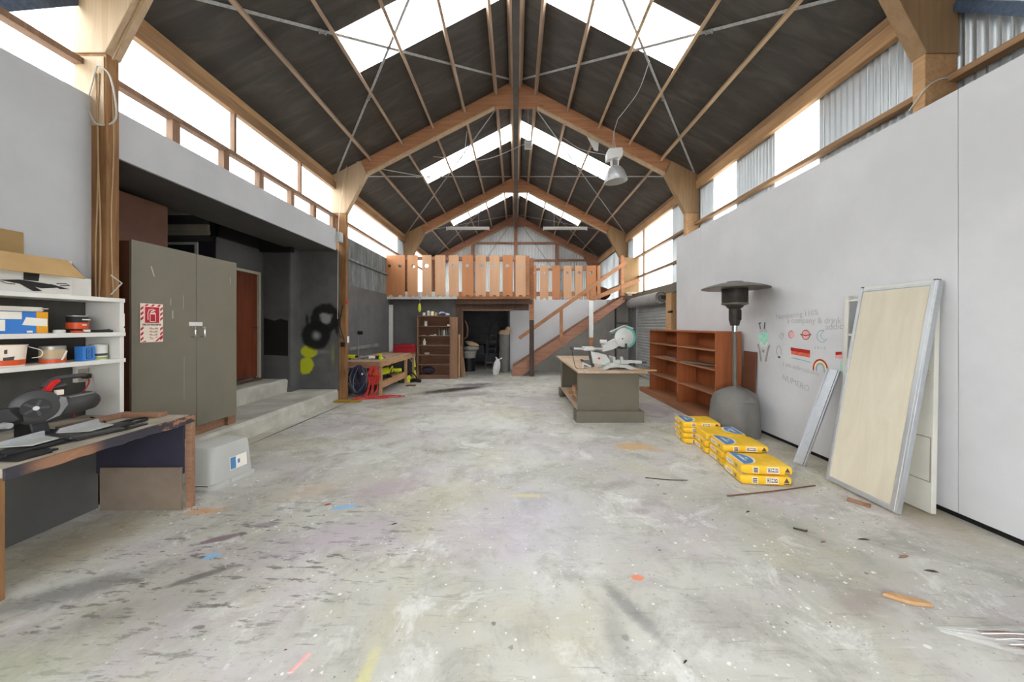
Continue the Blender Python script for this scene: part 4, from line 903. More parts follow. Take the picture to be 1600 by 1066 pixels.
q = B(); q.tube(spline([Vector((-.245, -.19, .05)), Vector((-.26, -.15, .056)), Vector((-.26, -.08, .05)), Vector((-.245, -.05, .045))]), .004, 5).xf(RT); obj('wire_clip', q, M['black_pl'], t)
Ml = RT @ basis((0.0, -.205, .20), (1, 0, 0), (0, .06, 1)); q = B(); flat(q, [(-.05, -.075), (.13, -.075), (.13, .05), (-.05, .05)], Ml, .004); obj('paper_label', q, M['white_print'], t, 0, False)
q = B(); flat(q, [(-.045, -.07), (.012, -.07), (.012, .045), (-.045, .045)], Ml, .005); flat(q, [(.03, -.03), (.055, -.03), (.055, .01), (.03, .01)], Ml, .005); obj('label_print', q, M['blue_print'], t, 0, False)['kind'] = 'stuff'

# ================================================================ CENTRE: bench island with drop saw
t = thing('island_bench', 'olive grey island bench with ply top in the middle of the floor', 'bench', (1.5, 7.0, 0))
obj('bench_top', B().prism([(.985, 5.60, .80), (2.10, 5.60, .80), (2.10, 8.62, .80), (.985, 8.62, .80)], (0, 0, .03)), M['bench_top'], t, .003)
obj('front_panel', B().box(1.01, 2.0, 5.72, 5.76, 0, .80), M['olive_dark'], t, .004)
obj('back_panel', B().box(1.01, 2.0, 7.86, 7.90, 0, .80), M['olive_dark'], t, .004)
obj('side_panel', B().box(1.96, 2.0, 5.76, 7.86, 0, .80), M['olive_dark'], t, .003)
obj('face_frame', B().box(1.01, 1.05, 5.762, 5.82, .10, .80).box(1.01, 1.05, 7.78, 7.86, .10, .80), M['olive_dark'], t, .003)
obj('inner_divider', B().box(1.5, 1.53, 5.76, 7.86, .2, .80), M['olive_dark'], t)
obj('bottom_shelf', B().box(1.0, 1.96, 5.78, 7.84, .17, .20), M['bench_top'], t, .003)
obj('plinth', B().box(.97, 2.06, 5.65, 5.72, 0, .185), M['olive_dark'], t, .005)
obj('plinth', B().box(.965, 1.008, 5.72, 5.9, 0, .185).box(.965, 1.008, 7.7, 7.95, 0, .185), M['olive_dark'], t, .005)
obj('plinth', B().box(2.001, 2.06, 5.72, 7.95, 0, .185), M['olive_dark'], t, .005)
r_ = random.Random(12); zl = .2
offs = ['dark brown', 'reddish', 'pale', 'grey brown', 'short pale', 'thin']
labs = ['reddish timber offcut on top of the pile inside the island bench', 'pale timber offcut just under the reddish top one in the island bench', 'middle offcut of the pile in the island bench', 'brown offcut near the bottom of the pile in the island bench', 'lowest offcut of the pile in the island bench', 'short dark offcut in front of the pile on the island bench shelf', 'loose pale chip lying on the island bench bottom shelf']
zz = .201
for i in range(5):
    w = r_.uniform(.22, .36); d = r_.uniform(.12, .3); hh = r_.uniform(.035, .06); x = 1.06+r_.uniform(0, .05); y = 6.3+r_.uniform(-.1, .1)
    single('timber_offcut', labs[4-i], 'timber', B().box(x, x+w, y, y+d+.2, zz, zz+hh), [M['offcut'], M['pine'], M['red_timber'], M['pine'], M['stair']][i], .003, 'offcuts inside the island bench'); zz += hh+.001
single('timber_offcut', labs[5], 'timber', B().box(1.08, 1.2, 6.0, 6.12, .201, .25), M['darkpost'], .003, 'offcuts inside the island bench')
single('timber_offcut', labs[6], 'timber', B().box(1.05, 1.16, 7.0, 7.3, .201, .235), M['pine'], .003, 'offcuts inside the island bench')
q = B().box(-.09, .09, -.4, .4, 0, .04).xf(Matrix.Translation((1.36, 6.7, .831)) @ Matrix.Rotation(-.12, 4, 'Z')); single('dark_plank', 'short dark grey plank lying on the island bench top', 'plank', q, M['dark_pl'], .004)
single('marker_stub', 'small dark stub on the plank of the island bench', 'stub', B().cyl((1.28, 7.0, .884), (1.33, 6.96, .884), .012), M['black_pl'])
t = thing('wooden_stick', 'pale stick tied with yellow string, poking past the island bench corner', 'stick', (2.05, 5.68, .831)); obj('stick_body', B().bar((1.90, 5.72, .842), (2.25, 5.62, .842), .05, .022), M['pine'], t, .005); obj('yellow_string', B().box(2.03, 2.05, 5.64, 5.70, .828, .856).tube([(2.045, 5.60, .84), (2.05, 5.595, .78), (2.042, 5.597, .73)], .006, 5), M['yellow_cord'], t)
# drop saw (white and teal)
t = thing('drop_saw', 'pale grey sliding drop saw with teal blade guard on the island bench', 'saw', (1.75, 6.0, .83))
zb = .831
ab = [(1.42, 0), (1.50, .0), (1.56, .03), (1.68, .045), (1.80, .03), (1.88, .0), (2.04, .0), (1.98, .03), (1.86, .075), (1.68, .085), (1.54, .07), (1.43, .02)]
obj('saw_base', B().prism([(x, 5.82, zb+z) for x, z in ab], (0, .28, 0)), M['cast'], t, .004)
obj('turntable', B().lathe([(0, .06), (.15, .06), (.15, .10), (0, .10)], (1.66, 5.98, zb), 28), M['cast'], t)
obj('table_arm', B().prism([(1.66, 5.9, zb+.075), (2.10, 5.86, zb+.10), (2.10, 5.86, zb+.14), (1.66, 5.9, zb+.15)], (0, .1, 0)), M['cast'], t, .004)
obj('arm_slot', B().box(1.88, 1.98, 5.855, 5.862, zb+.085, zb+.105), M['black_pl'], t); obj('lock_knob', B().cyl((2.09, 5.91, zb+.115), (2.19, 5.91, zb+.115), .022), M['dark_pl'], t)
obj('fence', B().box(1.62, 1.66, 5.86, 6.14, zb+.10, zb+.21), M['cast'], t, .005); obj('fence_upright', B().box(1.74, 1.78, 5.84, 5.88, zb+.10, zb+.21), M['cast'], t, .005)
obj('tilt_bracket', B().prism([(1.30, 5.93, zb+.09), (1.52, 5.93, zb+.06), (1.60, 5.93, zb+.13), (1.52, 5.93, zb+.24), (1.26, 5.93, zb+.30)], (0, .12, 0)), M['cast'], t, .008)
obj('bracket_knob', B().cyl((1.40, 5.93, zb+.18), (1.40, 5.91, zb+.18), .018), M['red_pl'], t)
obj('rear_leg', B().prism([(1.22, 5.95, zb+.30), (1.29, 5.95, zb+.30), (1.33, 5.95, zb+.04), (1.28, 5.95, zb+.02)], (0, .05, 0)), M['dark_pl'], t, .006); obj('rear_foot', B().bar((1.28, 5.97, zb+.035), (1.12, 5.97, zb+.10), .03, .03).cyl((1.14, 5.97, zb+.0), (1.14, 5.97, zb+.08), .018), M['cast'], t, .004)
for y in (5.95, 6.05): obj('slide_rail', B().cyl((.96, y, zb+.335), (1.50, y, zb+.335), .017), M['silver'], t)
obj('rail_end', B().box(.93, .98, 5.93, 6.07, zb+.32, zb+.375), M['dark_pl'], t, .012); obj('slide_block', B().box(1.14, 1.32, 5.92, 6.08, zb+.305, zb+.375), M['cast'], t, .008)
obj('head_arm', B().prism([(1.46, 5.94, zb+.28), (1.66, 5.94, zb+.33), (1.92, 5.94, zb+.50), (1.80, 5.94, zb+.58), (1.62, 5.94, zb+.48), (1.46, 5.94, zb+.40)], (0, .10, 0)), M['cast'], t, .012)
Mh = basis((1.83, 5.96, zb+.53), (1, 0, 0), (0, 0, 1))
obj('blade_guard', B().lathe([(0, .0), (.155, .0), (.165, .012), (.165, .05), (.12, .075), (0, .08)], (0, 0, 0), 32).xf(Mh), M['cast'], t)
gp = [Mh @ Vector((.185*math.cos(a), .185*math.sin(a), 0)) for a in [(-1.2+k*.2) for k in range(14)]]+[Mh @ Vector((.135*math.cos(a), .135*math.sin(a), 0)) for a in [(-1.2+k*.2) for k in range(13, -1, -1)]]
obj('teal_guard', B().prism(gp, (0, -.06, 0)), M['teal'], t, .003)
obj('blade_bolt', B().cyl(Mh @ Vector((-.05, -.02, .07)), Mh @ Vector((-.05, -.02, .09)), .012), M['dark_pl'], t); obj('dark_shroud', B().prism([Mh @ Vector(p) for p in ((-.01, -.10, .03), (.03, -.10, .03), (.03, -.20, .03), (.0, -.19, .03))], (0, -.05, 0)), M['dark_pl'], t)
obj('carry_handle', B().bar((1.60, 6.0, zb+.62), (1.85, 6.0, zb+.73), .035, .022).bar((1.85, 6.0, zb+.73), (2.0, 6.0, zb+.68), .035, .022), M['cast'], t, .005)
obj('teal_motor', B().prism([(1.66, 6.06, zb+.58), (1.86, 6.06, zb+.70), (2.02, 6.06, zb+.64), (2.03, 6.06, zb+.50), (1.85, 6.06, zb+.44)], (0, .18, 0)), M['teal_dark'], t, .015)
obj('blade', B().lathe([(0, .0), (.13, 0), (.13, .003), (0, .003)], (1.79, 5.99, zb+.46), 28, Matrix.Rotation(PI/2, 3, 'X')), M['dark_pl'], t)
obj('top_knob', B().box(1.43, 1.54, 5.93, 6.0, zb+.43, zb+.49), M['white'], t, .01); obj('power_lead', B().tube(spline([(.95, 5.97, zb+.32), (.98, 5.96, zb+.15), (1.03, 5.95, zb+.01), (1.2, 5.95, zb+.008)]), .006, 6), M['dark_pl'], t)

# ================================================================ RIGHT: bookcase, heater, sacks, doors, wall drawings
t = thing('bookcase', 'long low orange veneer bookcase with empty dusty shelves by the white wall', 'bookcase', (3.3, 6.8, 0))
X0, X1, Y0, Y1 = 3.10, 3.50, 5.46, 8.16
obj('top_board', B().box(X0, X1, Y0, Y1, 1.445, 1.47), M['bookcase'], t, .002)
for y in (Y0, Y1-.024): obj('side_panel', B().box(X0, X1, y, y+.024, .10, 1.445), M['bookcase'], t, .002)
obj('divider', B().box(X0, X1-.03, 6.755, 6.785, .10, 1.445), M['bookcase'], t, .002)
obj('back_panel', B().box(X1-.012, X1, Y0+.02, Y1-.02, .10, 1.44), M['bookcase'], t)
for a, b_ in ((Y0+.024, 6.755), (6.785, Y1-.024)):
    for z in (.46, .85, 1.155): obj('shelf', B().box(X0+.004, X1-.012, a, b_, z, z+.022), M['bookcase_shelf'], t, .002)
obj('base_board', B().box(2.98, 3.53, 5.45, 8.5, .0, .10), M['bookcase_shelf'], t, .003)
for i, (a, b_, l) in enumerate(((6.9, 7.85, 'lower of two boards on the far middle shelf of the orange bookcase'), (7.0, 7.7, 'upper of two boards on the far middle shelf of the orange bookcase'))):
    single('loose_board', l, 'board', B().box(3.14+i*.03, 3.42, a, b_, .873+i*.021, .893+i*.021), M['bookcase_shelf'] if i == 0 else M['hardboard'], .002, 'boards on the orange bookcase')
single('loose_board', 'warped brown sheet lying on the near middle shelf of the orange bookcase', 'board', B().prism([(3.13, 6.72, .873), (3.45, 6.72, .873), (3.42, 5.85, .873), (3.2, 5.95, .89)], (0, 0, .025)), M['hardboard'], .002, 'boards on the orange bookcase')
q = B().prism([(3.47, 5.16, 0), (3.495, 5.16, 0), (3.545, 5.16, 1.17), (3.52, 5.16, 1.17)], (0, .28, 0)); single('brown_board', 'dark brown board leaning on the white wall behind the patio heater', 'board', q, M['brown_panel'], .003)
# patio heater
t = thing('patio_heater', 'tall grey patio heater with domed reflector and vinyl covered base', 'heater', (3.17, 5.12, 0))
hx, hy = 3.14, 5.05; cc = (hx, hy, 0)
obj('reflector', B().lathe([(.43, 2.085), (.432, 2.095), (.36, 2.125), (.20, 2.165), (.11, 2.178), (.105, 2.19), (0, 2.195), (0, 2.18), (.1, 2.17), (.2, 2.15), (.36, 2.112)], cc, 44), M['heater'], t)
obj('emitter_screen', B().lathe([(.145, 1.87), (.165, 1.90), (.165, 2.10), (.15, 2.13), (0, 2.13), (0, 1.87)], cc, 30), M['heater_dark'], t)
obj('emitter_ring', B().lathe([(.12, 1.845), (.17, 1.865), (.17, 1.885), (.12, 1.885)], cc, 30), M['heater'], t)
obj('control_head', B().lathe([(.055, 1.56), (.06, 1.585), (.075, 1.64), (.075, 1.80), (.11, 1.83), (.11, 1.86), (0, 1.86)], cc, 18), M['heater_dark'], t); obj('control_plate', B().box(hx-.01, hx+.05, hy-.08, hy-.07, 1.64, 1.78), M['black_pl'], t, .004)
obj('chrome_collar', B().cyl((hx, hy, 1.47), (hx, hy, 1.57), .036, n=16), M['chrome'], t); obj('pole', B().cyl((hx, hy, .6), (hx, hy, 1.47), .032, n=16), M['heater'], t)
q = B(); ang = 36; prof = [(.30, 0), (.305, .08), (.30, .30), (.285, .48), (.25, .60), (.17, .655), (.05, .675)]; r_ = random.Random(3); vs_ = []
for j, (r0, z) in enumerate(prof):
    for k in range(ang):
        a = 2*PI*k/ang; f = 1+.035*math.sin(7*a+j*.8)*(1-.1*j)+.02*math.sin(13*a-j)
        sq = 1/max(abs(math.cos(a-.5)), abs(math.sin(a-.5)))**.22
        vs_.append((hx+r0*f*sq*math.cos(a)*1.0, hy+r0*f*sq*math.sin(a)*.95, z+(.02*math.sin(2*a) if j > 3 else 0)))
m_ = len(prof); q.add(vs_, [(i*ang+k, i*ang+(k+1) % ang, (i+1)*ang+(k+1) % ang, (i+1)*ang+k) for i in range(m_-1) for k in range(ang)]+[tuple((m_-1)*ang+k for k in range(ang))])
obj('base_cover', q, M['cover'], t); obj('cover_hood', B().prism([(hx-.13, hy-.26, .50), (hx+.12, hy-.29, .50), (hx+.06, hy-.12, .66), (hx-.06, hy-.12, .66)], (0, -.01, .01)), M['cover'], t, .003)
# cement sacks
def sack():
    t = thing('cement_sack', '', 'sack', (0, 0, 0), 'yellow cement sacks stacked on the floor')
    q = B(); L, D, Hh = .232, .182, .092; nx = 16; ring = []
    r_ = random.Random(1)
    for i in range(nx+1):
        k = -1+2*i/nx; k = math.copysign(1-(1-abs(k))**1.35, k); e = abs(k); sx = L*k; dd = D*(1-.03*e**8); h0 = Hh*(.0+.08*e**10); h1 = Hh*(1-.08*e**10); rw = []
        if i in (0, nx): h0 += .008; h1 -= .008; dd *= .97; sx *= 1.0
        for a, b_ in ((-.985, .12), (-1, .5), (-.99, .84), (-.95, .95), (-.6, 1.0), (0, 1.02), (.6, 1.0), (.95, .95), (.99, .84), (1, .5), (.985, .12), (.95, .03), (.5, 0), (-.5, 0), (-.95, .03)):
            rw.append(Vector((sx, a*dd*(1 if b_ not in (.5,) else 1.012), h0+(h1-h0)*b_+(.002*math.sin(i*1.7+a*5) if b_ > .9 else 0))))
        ring.append(rw)
    n = len(ring[0]); q.add([p for r0 in ring for p in r0], [(i*n+k, i*n+(k+1) % n, (i+1)*n+(k+1) % n, (i+1)*n+k) for i in range(nx) for k in range(n)]+[tuple(range(n))[::-1], tuple(nx*n+k for k in range(n))])
    obj('sack_body', q, M['yellow'], t)
    Mf = basis((0, -D*1.002, Hh*.5), (1, 0, 0), (0, 0, 1)); q = B()
    flat(q, [(.0, -.027), (.112, -.027), (.108, .032), (-.004, .032)], Mf, .0015); flat(q, [(-.128, -.03), (-.075, -.03), (-.075, .03), (-.128, .03)], Mf, .0015)
    obj('pale_print', q, M['cream_print'], t, 0, False)['kind'] = 'stuff'
    q = B(); flat(q, [(.008, -.016), (.104, -.016), (.10, .022), (.003, .022)], Mf, .0022)
    for k in range(3): flat(q, [(-.122, -.024+k*.017), (-.081, -.024+k*.017), (-.081, -.012+k*.017), (-.122, -.012+k*.017)], Mf, .0022)
    flat(q, [(.158, -.012), (.208, -.012), (.183, .034)], Mf, .0022); flat(q, [(.158, -.030), (.208, -.030), (.208, -.020), (.158, -.020)], Mf, .0022)
    obj('dark_print', q, M['dark_print'], t, 0, False)['kind'] = 'stuff'
    q = B(); put_text(q, 'CEMIX', .034, Mf, .052, .003, .003, .0009); obj('logo_letters', q, M['white_print'], t, 0, False)
    q = B(); flat(q, [(.0, -.04), (.112, -.04), (.112, -.033), (.0, -.033)], Mf, .0012); obj('orange_line', q, plain('orange_print', (196, 120, 30), .5), t, 0, False)
    Mt = basis((0, 0, Hh*1.02), (1, 0, 0), (0, 1, 0)); q = B()
    half = [(-.20, -.165)]+[(-.20+.145*math.sin(PI*i/14), -.165+.325*(1-math.cos(PI*i/14))/2) for i in range(15)]
    flat(q, [(-.215, -.17)]+[(-.215+.185*math.sin(PI*i/14), -.172+.34*(1-math.cos(PI*i/14))/2) for i in range(15)], Mt, .0012); obj('white_label', q, M['white_print'], t, 0, False)
    q = B(); flat(q, half, Mt, .0022); obj('blue_label', q, M['blue_print'], t, 0, False)
    q = B(); put_text(q, 'CEMENT', .04, Mt, -.14, .0, .003, .001, PI/2); put_text(q, '20kg', .028, Mt, -.10, .0, .003, .0, PI/2); obj('label_letters', q, M['white_print'], t, 0, False)
    Me = basis((-L, 0, Hh*.5), (0, -1, 0), (0, 0, 1)); q = B(); flat(q, [(-.13, -.022), (.02, -.022), (.02, .024), (-.13, .024)], Me, .0014); obj('end_panel_print', q, M['cream_print'], t, 0, False)
    q = B(); put_text(q, 'CEMENT', .03, Me, -.055, 0, .002); obj('end_letters', q, M['grey_print'], t, 0, False)
    q = B(); flat(q, [(.06, -.018), (.10, -.018), (.10, .018), (.06, .018)], Me, .0014); obj('end_code', q, M['grey_print'], t, 0, False)
    return t
S = sack(); first = True
places = []
for x, y, n, nm in ((2.475, 4.80, 4, 'farthest stack, the one beside the heater'), (2.555, 4.42, 3, 'second stack from the heater'), (2.535, 4.03, 3, 'stack behind the nearest one'), (2.47, 3.61, 2, 'nearest stack')):
    for k in range(n): places.append((x, y, k, n, nm))
r_ = random.Random(9)
words_ = {2: ['bottom', 'top'], 3: ['bottom', 'middle', 'top'], 4: ['bottom', 'second from bottom', 'third from bottom', 'top']}
for x, y, k, n, nm in places:
    a = -.13+r_.uniform(-.035, .035); dx, dy = r_.uniform(-.012, .012), r_.uniform(-.01, .01)
    if n == 2: a = -.125; dx = -.012 if k == 0 else .005
    if n == 3 and y > 4.3 and k == 2: a += PI
    z = .0015+k*.0945*(1 if n == 2 else .87 if n == 3 else .76)
    lb_ = f'yellow cement sack, {words_[n][k]} of the {nm}'
    if first: o = S; o.location = (x+dx, y+dy, z); o.rotation_euler = (0, 0, a); o['label'] = lb_; first = False
    else: o = dup(S, (x+dx, y+dy, z), a, lb_)
    o.scale = (1, 1, {2: 1, 3: .87, 4: .76}[n])
# silver channel leaning on the wall
t = thing('aluminium_channel', 'silver aluminium channel leaning on the white wall left of the cream panel', 'channel', (3.3, 3.95, 0))
pa = Vector((3.17, 3.93, .008)); pb = Vector((3.515, 3.88, 1.07)); up = Vector((-.8, -.3, .4))
obj('channel_web', B().bar(pa, pb, .11, .006, (-1, -.55, .5)), M['silver'], t, .001)
d = (pb-pa).normalized(); a_ = d.cross(Vector((-1, -.55, .5))).normalized(); u_ = a_.cross(d).normalized()
for s in (-1, 1): obj('channel_lip', B().bar(pa+a_*s*.052+u_*.014, pb+a_*s*.052+u_*.014, .007, .034, u_), M['silver'], t, .001)
obj('channel_groove', B().bar(pa+a_*.03+u_*.004, pb+a_*.03+u_*.004, .004, .004, u_), M['black_pl'], t)
# big sliding panel door and the white door behind it
def leaner(bx, tx, h): # basis along wall (+y reversed) and up the slope
    v = Vector((tx-bx, 0, h)); L = v.length; return v.normalized(), L
v, L = leaner(3.135, 3.505, 1.90)
v2 = (v+Vector((0, .01, 0))).normalized()
t = thing('sliding_panel_door', 'cream woodgrain panel door in a silver frame, leaning on the right wall', 'door', (3.3, 3.2, 0))
Md = basis((3.135, 3.545, .012), (0, -1, 0), v2); Wd = .665
def pbox(x0, x1, y0, y1, z0, z1): return B().box(x0, x1, y0, y1, z0, z1, Md)
obj('panel', pbox(.03, Wd-.03, .03, L-.03, -.012, .012), M['panel_cream'], t)
for x in (0, Wd-.055): obj('frame_stile', pbox(x, x+.055 if x else .03, 0, L+.02, -.022, .022), M['silver'], t, .003)
obj('stile_groove', pbox(Wd-.022, Wd-.018, 0, L+.02, -.0235, .0235), M['white'], t)
for y, w in ((0, .045), (L-.02, .025)): obj('frame_rail', pbox(.03, Wd-.055, y, y+w, -.018, .018), M['silver'], t, .003)
for x in (.0, Wd-.045): obj('corner_cap', pbox(x, x+.03, L+.02, L+.03, -.016, .016), M['black_pl'], t)
v, L2 = leaner(3.42, 3.515, 1.93); v2 = (v+Vector((0, .025, 0))).normalized()
t = thing('white_panel_door', 'aged white door with grey glass strip leaning behind the cream panel', 'door', (3.5, 3.3, 0))
Md = basis((3.42, 3.69, .01), (0, -1, 0), v2); W2 = .81
obj('door_stile', pbox(0, .045, 0, 1.86, -.02, .02), M['door_white'], t, .002); obj('door_glass', pbox(.045, .20, .1, 1.80, -.006, .006), M['glass_grey'], t)
for y in (0, .5, .98, 1.44, 1.80): obj('glazing_bar', pbox(.045, .20, y, y+.025 if y else .1, -.018, .018), M['door_white'], t, .002)
obj('door_leaf', pbox(.20, W2, 0, L2, -.02, .02), M['door_white'], t, .003)
q = B()
for x0, x1, y0, y1 in ((.5, .80, .25, .62),):
    for a, b_, c_, d_ in ((x0, x1, y0, y0+.008), (x0, x1, y1-.008, y1), (x0, x0+.008, y0, y1), (x1-.008, x1, y0, y1)): q.box(a, b_, c_, d_, .018, .0215, Md)
obj('panel_groove', q, M['grey_print'], t); obj('door_knob', B().ball(Md @ Vector((.78, 1.15, .05)), .022).cyl(Md @ Vector((.78, 1.15, .02)), Md @ Vector((.78, 1.15, .05)), .01), M['offwhite'], t)

# chalk and marker drawings on the right wall
XW = 3.548
def wallm(y, z): return basis((XW, y*.9595, 1.55+(z-1.55)*.9595), (0, -.96, 0), (0, 0, .96))
def drawing(name, label, parts):
    t = thing(name, label, 'drawing', (XW, parts[0][0]*.9595, 1.55+(parts[0][1]-1.55)*.9595), 'drawings on the white wall')
    for y, z, pn, mat, fn, off in parts:
        q = B(); m = wallm(y, z); fn(q, m, off); obj(pn, q, M[mat], t, 0, False)
C = lambda r, a0=0, a1=2*PI, n=20, sy=1: [(x, y*sy) for x, y in arc(0, 0, r, a0, a1, n)]
drawing('circle_drawing', 'pink filled circle drawn on the white wall', [(4.72, 1.44, 'pink_fill', 'pink', lambda q, m, o: flat(q, C(.05, n=18)[:-1], m, o), .0004), (4.72, 1.44, 'outline', 'maroon_chalk', lambda q, m, o: ribbon(q, C(.05, 1.2, 4.6), .008, m, o), .0008)])
drawing('ringed_planet_drawing', 'pink ringed planet drawn on the white wall', [(4.49, 1.44, 'pink_fill', 'pink', lambda q, m, o: flat(q, C(.06)[:-1], m, o), .0004), (4.49, 1.44, 'outline', 'maroon_chalk', lambda q, m, o: (ribbon(q, C(.06), .009, m, o), ribbon(q, [(-.085, .005), (0, -.008), (.085, .008)], .014, m, o+.0002)), .0008)])
drawing('crescent_drawing', 'pale blue crescent moon drawn on the white wall', [(4.25, 1.43, 'outline', 'teal_chalk', lambda q, m, o: (ribbon(q, C(.072, 1.1, 5.9), .009, m, o), ribbon(q, [(x+.035, y+.01) for x, y in C(.05, 1.7, 5.0)], .008, m, o)), .0006)])
drawing('diamond_drawing', 'small grey diamond drawn on the white wall', [(4.90, 1.41, 'outline', 'teal_chalk', lambda q, m, o: (ribbon(q, [(-.035, .0), (.0, .05), (.03, .0), (0, -.05), (-.035, 0)], .008, m, o), ribbon(q, [(.0, .05), (.02, .02), (.045, .055), (.03, 0)], .007, m, o)), .0006)])
drawing('light_bulb_drawing', 'grey light bulb outline drawn on the white wall', [(4.95, 1.20, 'outline', 'grey_print', lambda q, m, o: (ribbon(q, [(-.02, -.06), (-.045, 0), (-.03, .06), (.01, .075), (.045, .02), (.04, -.05)], .009, m, o)), .0006), (4.95, 1.11, 'bulb_cap', 'dark_print', lambda q, m, o: flat(q, [(-.02, 0), (.03, -.01), (.025, .02), (-.015, .02)], m, o), .0006)])
drawing('red_bar_drawing', 'wide red and orange chalk bar drawn on the white wall', [(4.58, 1.215, 'red_band', 'red_chalk', lambda q, m, o: ribbon(q, [(-.155, .03), (0, .02), (.155, .012)], .045, m, o), .0006), (4.58, 1.17, 'orange_band', 'orange_chalk', lambda q, m, o: ribbon(q, [(-.145, .03), (0, .02), (.155, .01)], .05, m, o), .0004)])
drawing('teal_line_drawing', 'thin teal line drawn under the red bar', [(4.57, 1.115, 'line', 'teal_chalk', lambda q, m, o: ribbon(q, [(-.15, .015), (.0, .0), (.15, -.018)], .011, m, o), .0006)])
drawing('rainbow_drawing', 'small rainbow arch drawn on the white wall', [(4.275, 1.03, 'red_arc', 'red_chalk', lambda q, m, o: ribbon(q, [(-.10, -.03)]+C(.098, PI, 0, 16, 1.15)+[(.102, -.05)], .02, m, o), .0006), (4.275, 1.03, 'yellow_arc', 'yellow_chalk', lambda q, m, o: ribbon(q, C(.078, PI, 0, 16, 1.15), .02, m, o), .0004), (4.275, 1.03, 'teal_arc', 'teal_chalk', lambda q, m, o: ribbon(q, [(-.055, -.03)]+C(.055, PI, 0, 14, 1.2)+[(.055, -.035)], .02, m, o), .0006)])
drawing('red_patch_drawing', 'small red chalk patch drawn nearest the leaning doors', [(4.03, 1.235, 'red_band', 'red_chalk', lambda q, m, o: ribbon(q, [(-.04, 0), (.04, .01)], .035, m, o), .0006), (4.03, 1.20, 'pink_band', 'pink', lambda q, m, o: ribbon(q, [(-.045, .01), (.04, .01)], .06, m, o), .0004), (3.99, 1.09, 'teal_dab', 'mint', lambda q, m, o: ribbon(q, [(0, .05), (.005, -.06)], .05, m, o), .0004), (3.9, 1.09, 'grey_dab', 'smudge', lambda q, m, o: flat(q, [(-.03, -.01), (.01, -.02), (.03, .03), (.005, .02)], m, o), .0004)])
drawing('creature_drawing', 'mint green horned creature face with black smudges drawn on the wall', [
    (5.26, 1.36, 'mint_face', 'mint', lambda q, m, o: flat(q, [(-.10, .05), (-.04, .10), (.06, .11), (.11, .05), (.09, -.05), (.03, -.10), (-.05, -.08), (-.10, -.01)], m, o), .0004),
    (5.26, 1.30, 'white_muzzle', 'white_print', lambda q, m, o: (ribbon(q, [(-.07, .03), (-.03, -.06), (.0, -.03), (.05, -.06), (.085, .02)], .022, m, o)), .0006),
    (5.26, 1.18, 'black_smudge', 'smudge', lambda q, m, o: (ribbon(q, [(-.12, .10), (-.08, .02), (-.05, -.16)], .035, m, o), ribbon(q, [(.13, .10), (.09, 0), (.05, -.15)], .035, m, o), ribbon(q, [(0, .02), (0, -.02)], .05, m, o)), .0004),
    (5.26, 1.53, 'horns', 'dark_print', lambda q, m, o: (ribbon(q, [(-.06, -.02), (-.08, .06), (-.10, .07)], .02, m, o), ribbon(q, [(-.08, .06), (-.05, .075)], .016, m, o), ribbon(q, [(.02, -.02), (.035, .08)], .022, m, o)), .0004),
    (5.26, 1.48, 'hair', 'pale_grey_print', lambda q, m, o: (ribbon(q, [(-.07, -.02), (-.05, .03), (-.02, -.01), (.01, .03), (.03, -.01), (.06, .03), (.06, -.03)], .014, m, o)), .0004)])
t = thing('wall_writing', 'faint grey handwriting above and below the drawings on the white wall', 'writing', (XW, 4.5, 1.7))
def write(s, y, z, size, rot, mat): q = B(); put_text(q, s, size, wallm(y, z), 0, 0, .0006, 0, rot); obj('handwritten_line', q, M[mat], t, 0, False)['kind'] = 'stuff'
write('Numbering 110%', 4.65, 1.70, .10, .06, 'pale_grey_print'); write('a company & drink', 4.4, 1.62, .105, -.02, 'pale_grey_print'); write('addicted', 4.02, 1.55, .11, .05, 'pale_grey_print'); write('a b c d', 4.28, 1.29, .06, 0, 'pale_grey_print'); write('I am unbreakable', 4.58, 1.0, .085, -.11, 'pale_grey_print'); write('NUMERO', 4.66, .80, .11, -.2, 'pale_grey_print')

# small things on the floor
def stick(a, b_, r, label, mat, bend=.02):
    m = (Vector(a)+Vector(b_))/2+Vector((bend, -bend, 0)); single('twig', label, 'twig', B().tube(spline([a, m, b_]), r, 6), M[mat])
stick((1.32, 3.59, .006), (1.72, 3.53, .006), .0045, 'thin dark twig alone on the open floor left of the sacks', 'darkpost')
stick((1.92, 3.20, .008), (2.90, 3.41, .008), .006, 'long brown stick on the floor in front of the nearest sacks', 'far_case', .01)
stick((2.2, 2.66, .008), (2.12, 2.69, .008), .006, 'short dark twig on the floor below the cream panel door', 'darkpost')
q = B().prism([(2.1, 2.02, 0), (2.16, 2.03, 0), (2.28, 1.97, 0), (2.3, 1.935, 0), (2.2, 1.95, 0)], (0, 0, .022)); single('wood_chip', 'pale split wood chip on the bare floor at right', 'wood chip', q, M['pine'], .005)
q = B().box(-.075, .075, -.02, .02, 0, .026).xf(Matrix.Translation((2.99, 3.07, 0)) @ Matrix.Rotation(-1.0, 4, 'Z')); single('wood_chip', 'red brown wood block beside the foot of the cream panel door', 'wood chip', q, M['offcut'], .004)
def leaf(x, y, a, l, label, mat): q = B().prism([(-l, 0, .002), (-l*.3, l*.3, .006), (l*.5, l*.22, .008), (l, 0, .003), (l*.2, -l*.25, .005)], (0, 0, .003)).xf(Matrix.Translation((x, y, 0)) @ Matrix.Rotation(a, 4, 'Z') @ Matrix.Diagonal((.75, .55, 1, 1))); single('dry_leaf', label, 'leaf', q, M[mat])
